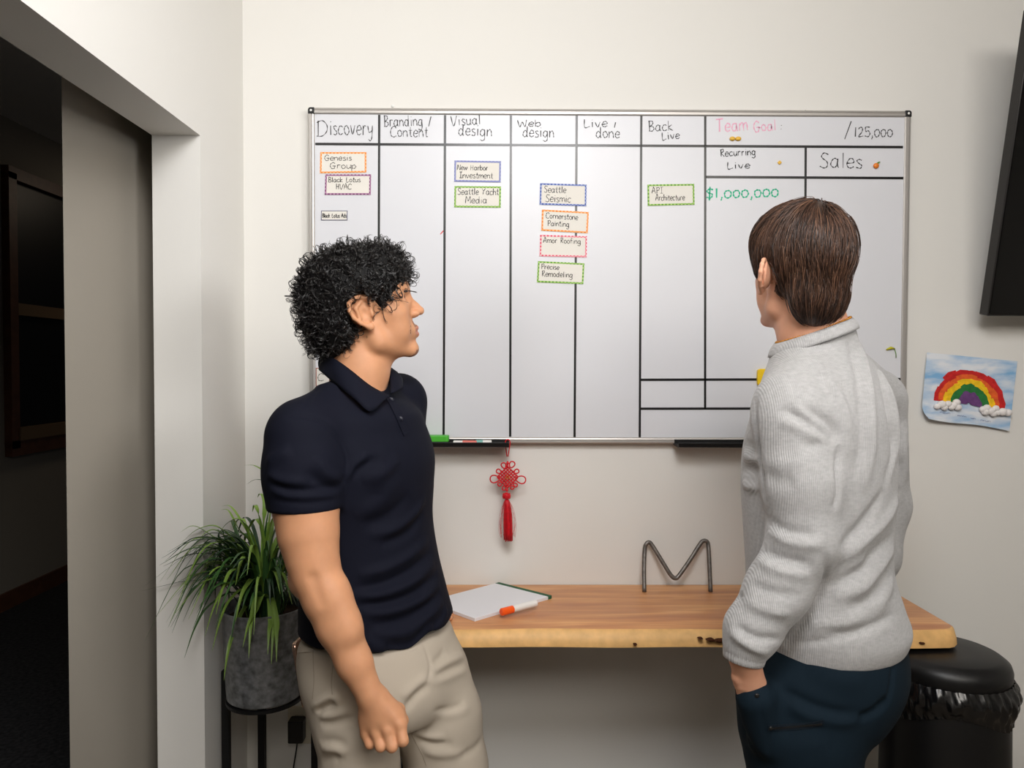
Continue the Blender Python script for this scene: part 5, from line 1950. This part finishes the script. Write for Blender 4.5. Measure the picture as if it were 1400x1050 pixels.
st = [  # back: long folds falling from the shoulder
      (pz(z5, [(850, 60), (900, 180), (940, 360), (955, 560), (950, 760), (910, 960)]), .011, .008), (pz(z5, [(880, 60), (960, 200), (1020, 360), (1060, 560), (1075, 740), (1020, 940)]), .011, -.008),
      (pz(z5, [(930, 80), (1000, 260), (1070, 460), (1090, 680), (1050, 900)]), .012, .008), (pz(z5, [(820, 90), (870, 260), (900, 480), (900, 700), (850, 900)]), .011, -.007),
      (pz(z5, [(640, 200), (740, 340), (800, 460), (835, 600), (830, 760)]), .013, .008), (pz(z5, [(600, 230), (690, 380), (740, 470)]), .014, -.004),
      (pz(z5, [(700, 280), (810, 420), (860, 560), (850, 720)]), .011, -.006),
      (pz(z5, [(1120, 420), (1120, 560), (1100, 760), (1130, 900)]), .014, -.007), (pz(z5, [(1150, 560), (1140, 760), (1150, 900)]), .012, .006),
      # armpit
      (pz(z5, [(430, 490), (540, 540), (650, 610), (770, 690)]), .012, -.010), (pz(z5, [(570, 470), (650, 530), (730, 590), (770, 680)]), .010, -.009),
      (pz(z5, [(440, 540), (560, 590), (690, 660), (760, 720)]), .013, .008), (pz(z5, [(500, 480), (620, 545), (740, 640)]), .009, .006),
      (pz(z5, [(770, 690), (765, 820), (770, 960), (740, 1060)]), .007, -.008),
      (pz(z5, [(560, 700), (660, 690), (750, 690)]), .010, -.005), (pz(z5, [(330, 780), (480, 800), (640, 760)]), .016, .004), (pz(z5, [(340, 850), (440, 900), (520, 880)]), .016, -.004),
      # chest in front of the sleeve
      (pz(z5, [(300, 420), (290, 560), (310, 700), (330, 860), (345, 1000)]), .010, -.011), (pz(z5, [(200, 640), (250, 690), (320, 720)]), .010, -.006), (pz(z5, [(210, 800), (260, 830), (325, 830)]), .010, -.006),
      (pz(z5, [(200, 720), (260, 760), (320, 780)]), .010, .006), (pz(z5, [(215, 900), (270, 930), (330, 930)]), .010, .006),
      # forearm
      (pz(z6, [(310, 60), (400, 110), (520, 120)]), .012, -.006), (pz(z6, [(320, 100), (420, 150), (560, 160)]), .011, .007), (pz(z6, [(290, 180), (380, 220), (500, 240)]), .011, -.007),
      (pz(z6, [(270, 210), (360, 260), (500, 290)]), .011, .007), (pz(z6, [(250, 320), (340, 350), (460, 370)]), .011, -.006), (pz(z6, [(220, 380), (310, 420), (420, 440)]), .011, .006),
      (pz(z6, [(180, 480), (270, 530), (380, 540)]), .009, -.007), (pz(z6, [(160, 500), (240, 560), (330, 600)]), .009, .006), (pz(z6, [(560, 200), (540, 330), (460, 460), (380, 560)]), .009, -.007),
      (pz(z6, [(215, 100), (215, 240), (205, 380)]), .010, -.006),
      # lower back
      (pz(z6, [(600, 180), (680, 100), (740, 20), (790, -60)]), .012, -.008), (pz(z6, [(600, 230), (700, 150), (790, 60), (850, -40)]), .013, .008), (pz(z6, [(560, 330), (700, 260), (740, 200), (830, 110)]), .011, -.009),
      (pz(z6, [(580, 380), (700, 330), (760, 260), (840, 150)]), .013, .008), (pz(z6, [(640, 420), (720, 380), (780, 300), (800, 230)]), .012, -.008), (pz(z6, [(480, 480), (600, 480), (720, 440)]), .014, .005),
      (pz(z6, [(740, 430), (790, 360), (820, 290)]), .014, .006), (pz(z6, [(520, 500), (640, 510), (760, 470), (840, 430)]), .010, -.006), (pz(z6, [(380, 555), (560, 540), (720, 500), (820, 455)]), .008, -.004)]
V = folds(V, Q, st)
V = relax(V, Q, .35)
sw = to_object('sweater', V, Q, M_knit, man2)
bvhw = bvh_of(V, Q)
# ribbed cuff and neckband
b = MB()
ca, cb = P(1021, 877, -.86), P(1016, 903, -.86)
ax_ = (cb - ca).normalized()
u_ = ax_.orthogonal().normalized()
w_ = ax_.cross(u_)
NS = 72
rowsr = [(0, .0395), (.15, .0415), (.45, .0405), (.8, .0385), (.97, .0375), (1.0, .0355), (.9, .034)]
for t_, r in rowsr:
    for k in range(NS):
        a = 2 * math.pi * k / NS
        rr = r + .0006 * (1 if k % 2 else -1)
        b.v.append(tuple(ca.lerp(cb, t_) + u_ * rr * math.cos(a) + w_ * rr * math.sin(a)))
for i in range(len(rowsr) - 1):
    for k in range(NS):
        p, q = i * NS + k, i * NS + (k + 1) % NS
        b.f.append((p, q, q + NS, p + NS))
        b.mi.append(0)
b.build('cuff', M_knit, sw, smooth=True)
nc = P(1111, 465, -.707)
def ring_(r0, dz, n=16):
    out = []
    for k in range(n + 1):
        a = 2 * math.pi * k / n
        p = Vector((math.cos(a) * r0, math.sin(a) * r0 * 1.02, 0))
        p.z = 0.36 * p.x - 0.05 * p.y + dz
        out.append(nc + p)
    return out
NT, NB = ring_(.0735, .018), ring_(.0850, -.006)
loft(NT, NB, 'neckband', M_knit, sw, 0.005, 4, 0.003, False)
# gold chain
b = MB()
NC = smooth_path([q_ + Vector((0, 0, .002)) for q_ in ring_(.0715, .019)], 7)
for i, p in enumerate(NC[:-1]):
    b.ball(p, (.0024, .0018, .0014) if i % 2 else (.0016, .0018, .0024), seg=8, rings=6)
b.build('necklace', mat('gold chain', (214, 150, 60), 0.3, 0.5, metal=0.8), man2, smooth=True)

# trousers
F = Field()
F.stack([sec(852, 1127, -.70, .176, .140, TH), sec(880, 1125, -.70, .184, .158, TH), sec(915, 1121, -.70, .188, .168, TH), sec(950, 1114, -.70, .184, .160, TH), sec(985, 1106, -.70, .172, .138, TH)], 0.03, edge=0.02)
F.ell(P(1178, 903, -.66), (.085, .085, .092), 0.04)
F.ell(P(1150, 915, -.77), (.085, .080, .090), 0.04)
for s_, leg in (('L', [(P(1088, 945, -.765), .112), (P(1094, 1000, -.772), .112), (P(1098, 1050, -.776), .104), (P(1090, 1130, -.78), .085)]),
                ('R', [(P(1128, 945, -.615), .108), (P(1112, 1000, -.61), .098), (P(1105, 1050, -.605), .092), (P(1098, 1130, -.60), .080)])):
    F.chain(leg + [(FOOT2[s_] + Vector((0, 0, -.005)), .066)], 0.025)
# pouch of the pocket round the hand
F.cone(P(1033, 955, -.848), P(1044, 1010, -.835), .037, .030, 0.03)
F.half((0, 0, 0.03), (0, 0, -1))
F.ell(P(1021, 906, -.888), (.0290, .034, .040), 0.006, 's')
V, Q = F.mesh(VOX_C, 1)
st = [(pz(z6, [(820, 490), (822, 600), (815, 720), (790, 800), (740, 840)]), .006, -.006),
      (pz(z6, [(690, 830), (600, 830), (500, 800), (420, 760), (360, 740)]), .010, -.006), (pz(z6, [(690, 860), (600, 865), (480, 840), (400, 800)]), .012, .006),
      (pz(z6, [(480, 640), (600, 700), (720, 700)]), .02, .004), (pz(z6, [(680, 850), (740, 830), (800, 770)]), .008, -.010), (pz(z6, [(520, 600), (640, 610), (770, 570)]), .010, -.004),
      (pz(z6, [(280, 760), (300, 860), (325, 960), (335, 1050)]), .0035, -.002), (pz(z6, [(220, 880), (250, 960), (310, 1040)]), .014, -.004), (pz(z6, [(330, 940), (450, 960), (560, 950)]), .02, .003)]
V = folds(V, Q, st)
V = relax(V, Q, .35)
tr2 = to_object('trousers', V, Q, M_teal, man2)
bvht = bvh_of(V, Q)
strip_on(bvht, pz(z6, [(520, 574), (600, 572), (690, 560), (770, 543)]), 0.010, 0.0018).build('welt_pocket', M_seam2, tr2)
strip_on(bvht, pz(z6, [(320, 890), (400, 886), (480, 880), (545, 868)]), 0.011, 0.0016).build('zip_pocket', M_seam2, tr2)
strip_on(bvht, pz(z6, [(330, 890), (430, 884), (535, 872)]), 0.003, 0.0030).build('zipper', M_black, tr2)
for x, y, r in ((277, 762, .0045), (330, 890, .0040)):
    hq = on_surf(bvht, *pz(z6, [(x, y)])[0])
    if hq:
        MB().ball(hq[0] + hq[1] * .0012, (r, r * .6, r), seg=12, rings=8).build('snap', M_bezel, tr2, smooth=True)
for s_ in 'LR':
    V, Q = shoe(Field(), (FOOT2[s_].x + .045, FOOT2[s_].y - .022, 0), (-.88, .47)).mesh(.006, 1)
    to_object('shoe', V, Q, M_shoe, man2)

# straight hair
rng = np.random.default_rng(23)
F = Field()
E = lambda c, r, k=0.02, op='u': F.ell(HD2(*c), [v * HD2.s for v in r], k, op, HD2.R)
E((0, -0.008, 0.053), (0.0870, 0.112, 0.1020))
E((0, 0.045, 0.080), (0.070, 0.060, 0.056), 0.03)
F.half(HD2(0, -0.10, -0.022), HD2.R @ np.array((0, -0.45, -1.0)), 0.012)
E((0, -0.008, 0.040), (0.0800, 0.1050, 0.0880), 0.012)                       # close-cut sides
E((0, -0.068, -0.030), (0.060, 0.040, 0.066), 0.02)
E((0, 0.145, -0.030), (0.12, 0.070, 0.085), 0.012, 's')
for sx in (-1, 1):
    E((sx * 0.096, -0.006, -0.004), (0.042, 0.030, 0.045), 0.008, 's')
    E((sx * 0.090, 0.050, -0.060), (0.06, 0.062, 0.065), 0.010, 's')
    E((sx * 0.082, -0.026, -0.088), (0.032, 0.050, 0.055), 0.015, 's')
V, Q = F.mesh(VOX_H, 2)
hair2 = to_object('hair', V, Q, M_hairA, man2)
n_ = normals(V, Q)
bvhh = bvh_of(V, Q)
crown = HD2(0.004, -0.045, 0.135)
pts_, fi = sample_surface(V, Q, 6000, rng)
lc = HD2.local(pts_)
mb = MB()
for p, f, l in zip(pts_, fi, lc):
    nn = Vector(n_[Q[f, 0]])
    inner = (l[0] ** 2 / .077 ** 2 + (l[1] + .004) ** 2 / .099 ** 2 + (l[2] - .042) ** 2 / .085 ** 2) < 0.98
    if inner or (nn.z < -.7 and l[2] < .0):
        continue
    q = Vector(p)
    short = l[2] < 0.022 - (l[1] < -.02) * .045 - rng.uniform(0, .01)
    ln = rng.uniform(.012, .022) if short else rng.uniform(.035, .075)
    off = rng.uniform(.0000, .0026) + (rng.uniform(0, .005) if rng.random() < .18 and not short else 0)
    tilt = rng.normal(0, .10)
    path = []
    K_ = 6 if short else 9
    for k in range(K_):
        path.append(q + nn * (off + (.0010 if k else -.001)))
        v = (q - crown)
        g = Vector((0, 0, -0.7)) * min(1, v.length / .08)
        t = v.normalized() + g + HD2.f * -0.10
        t = t - nn * t.dot(nn)
        if t.length < 1e-4:
            t = nn.orthogonal()
        t.normalize()
        t = (t + nn.cross(t) * (tilt + .08 * math.sin(q.z * 60 + q.x * 40))).normalized()
        nq = q + t * (ln / (K_ - 1))
        hit = bvhh.find_nearest(nq)
        if hit[0] is None or (hit[0] - nq).length > .012:
            q = nq
            continue
        lift = 0.25 if hit[1].z < -0.35 else 1.0
        q = nq.lerp(hit[0], lift)
        nn = hit[1]
    r0 = rng.uniform(.0006, .0011)
    mb.tube(path, [r0 * (1 - .7 * (k / (K_ - 1)) ** 2) for k in range(K_)], 3, mi=int(rng.choice(3, p=[.34, .50, .16]) if not short else 0), caps=False)
strands = mb.build('hair_strands', [M_hairA, M_hairB, M_hairC], hair2, smooth=True)
tag(strands, kind='stuff')
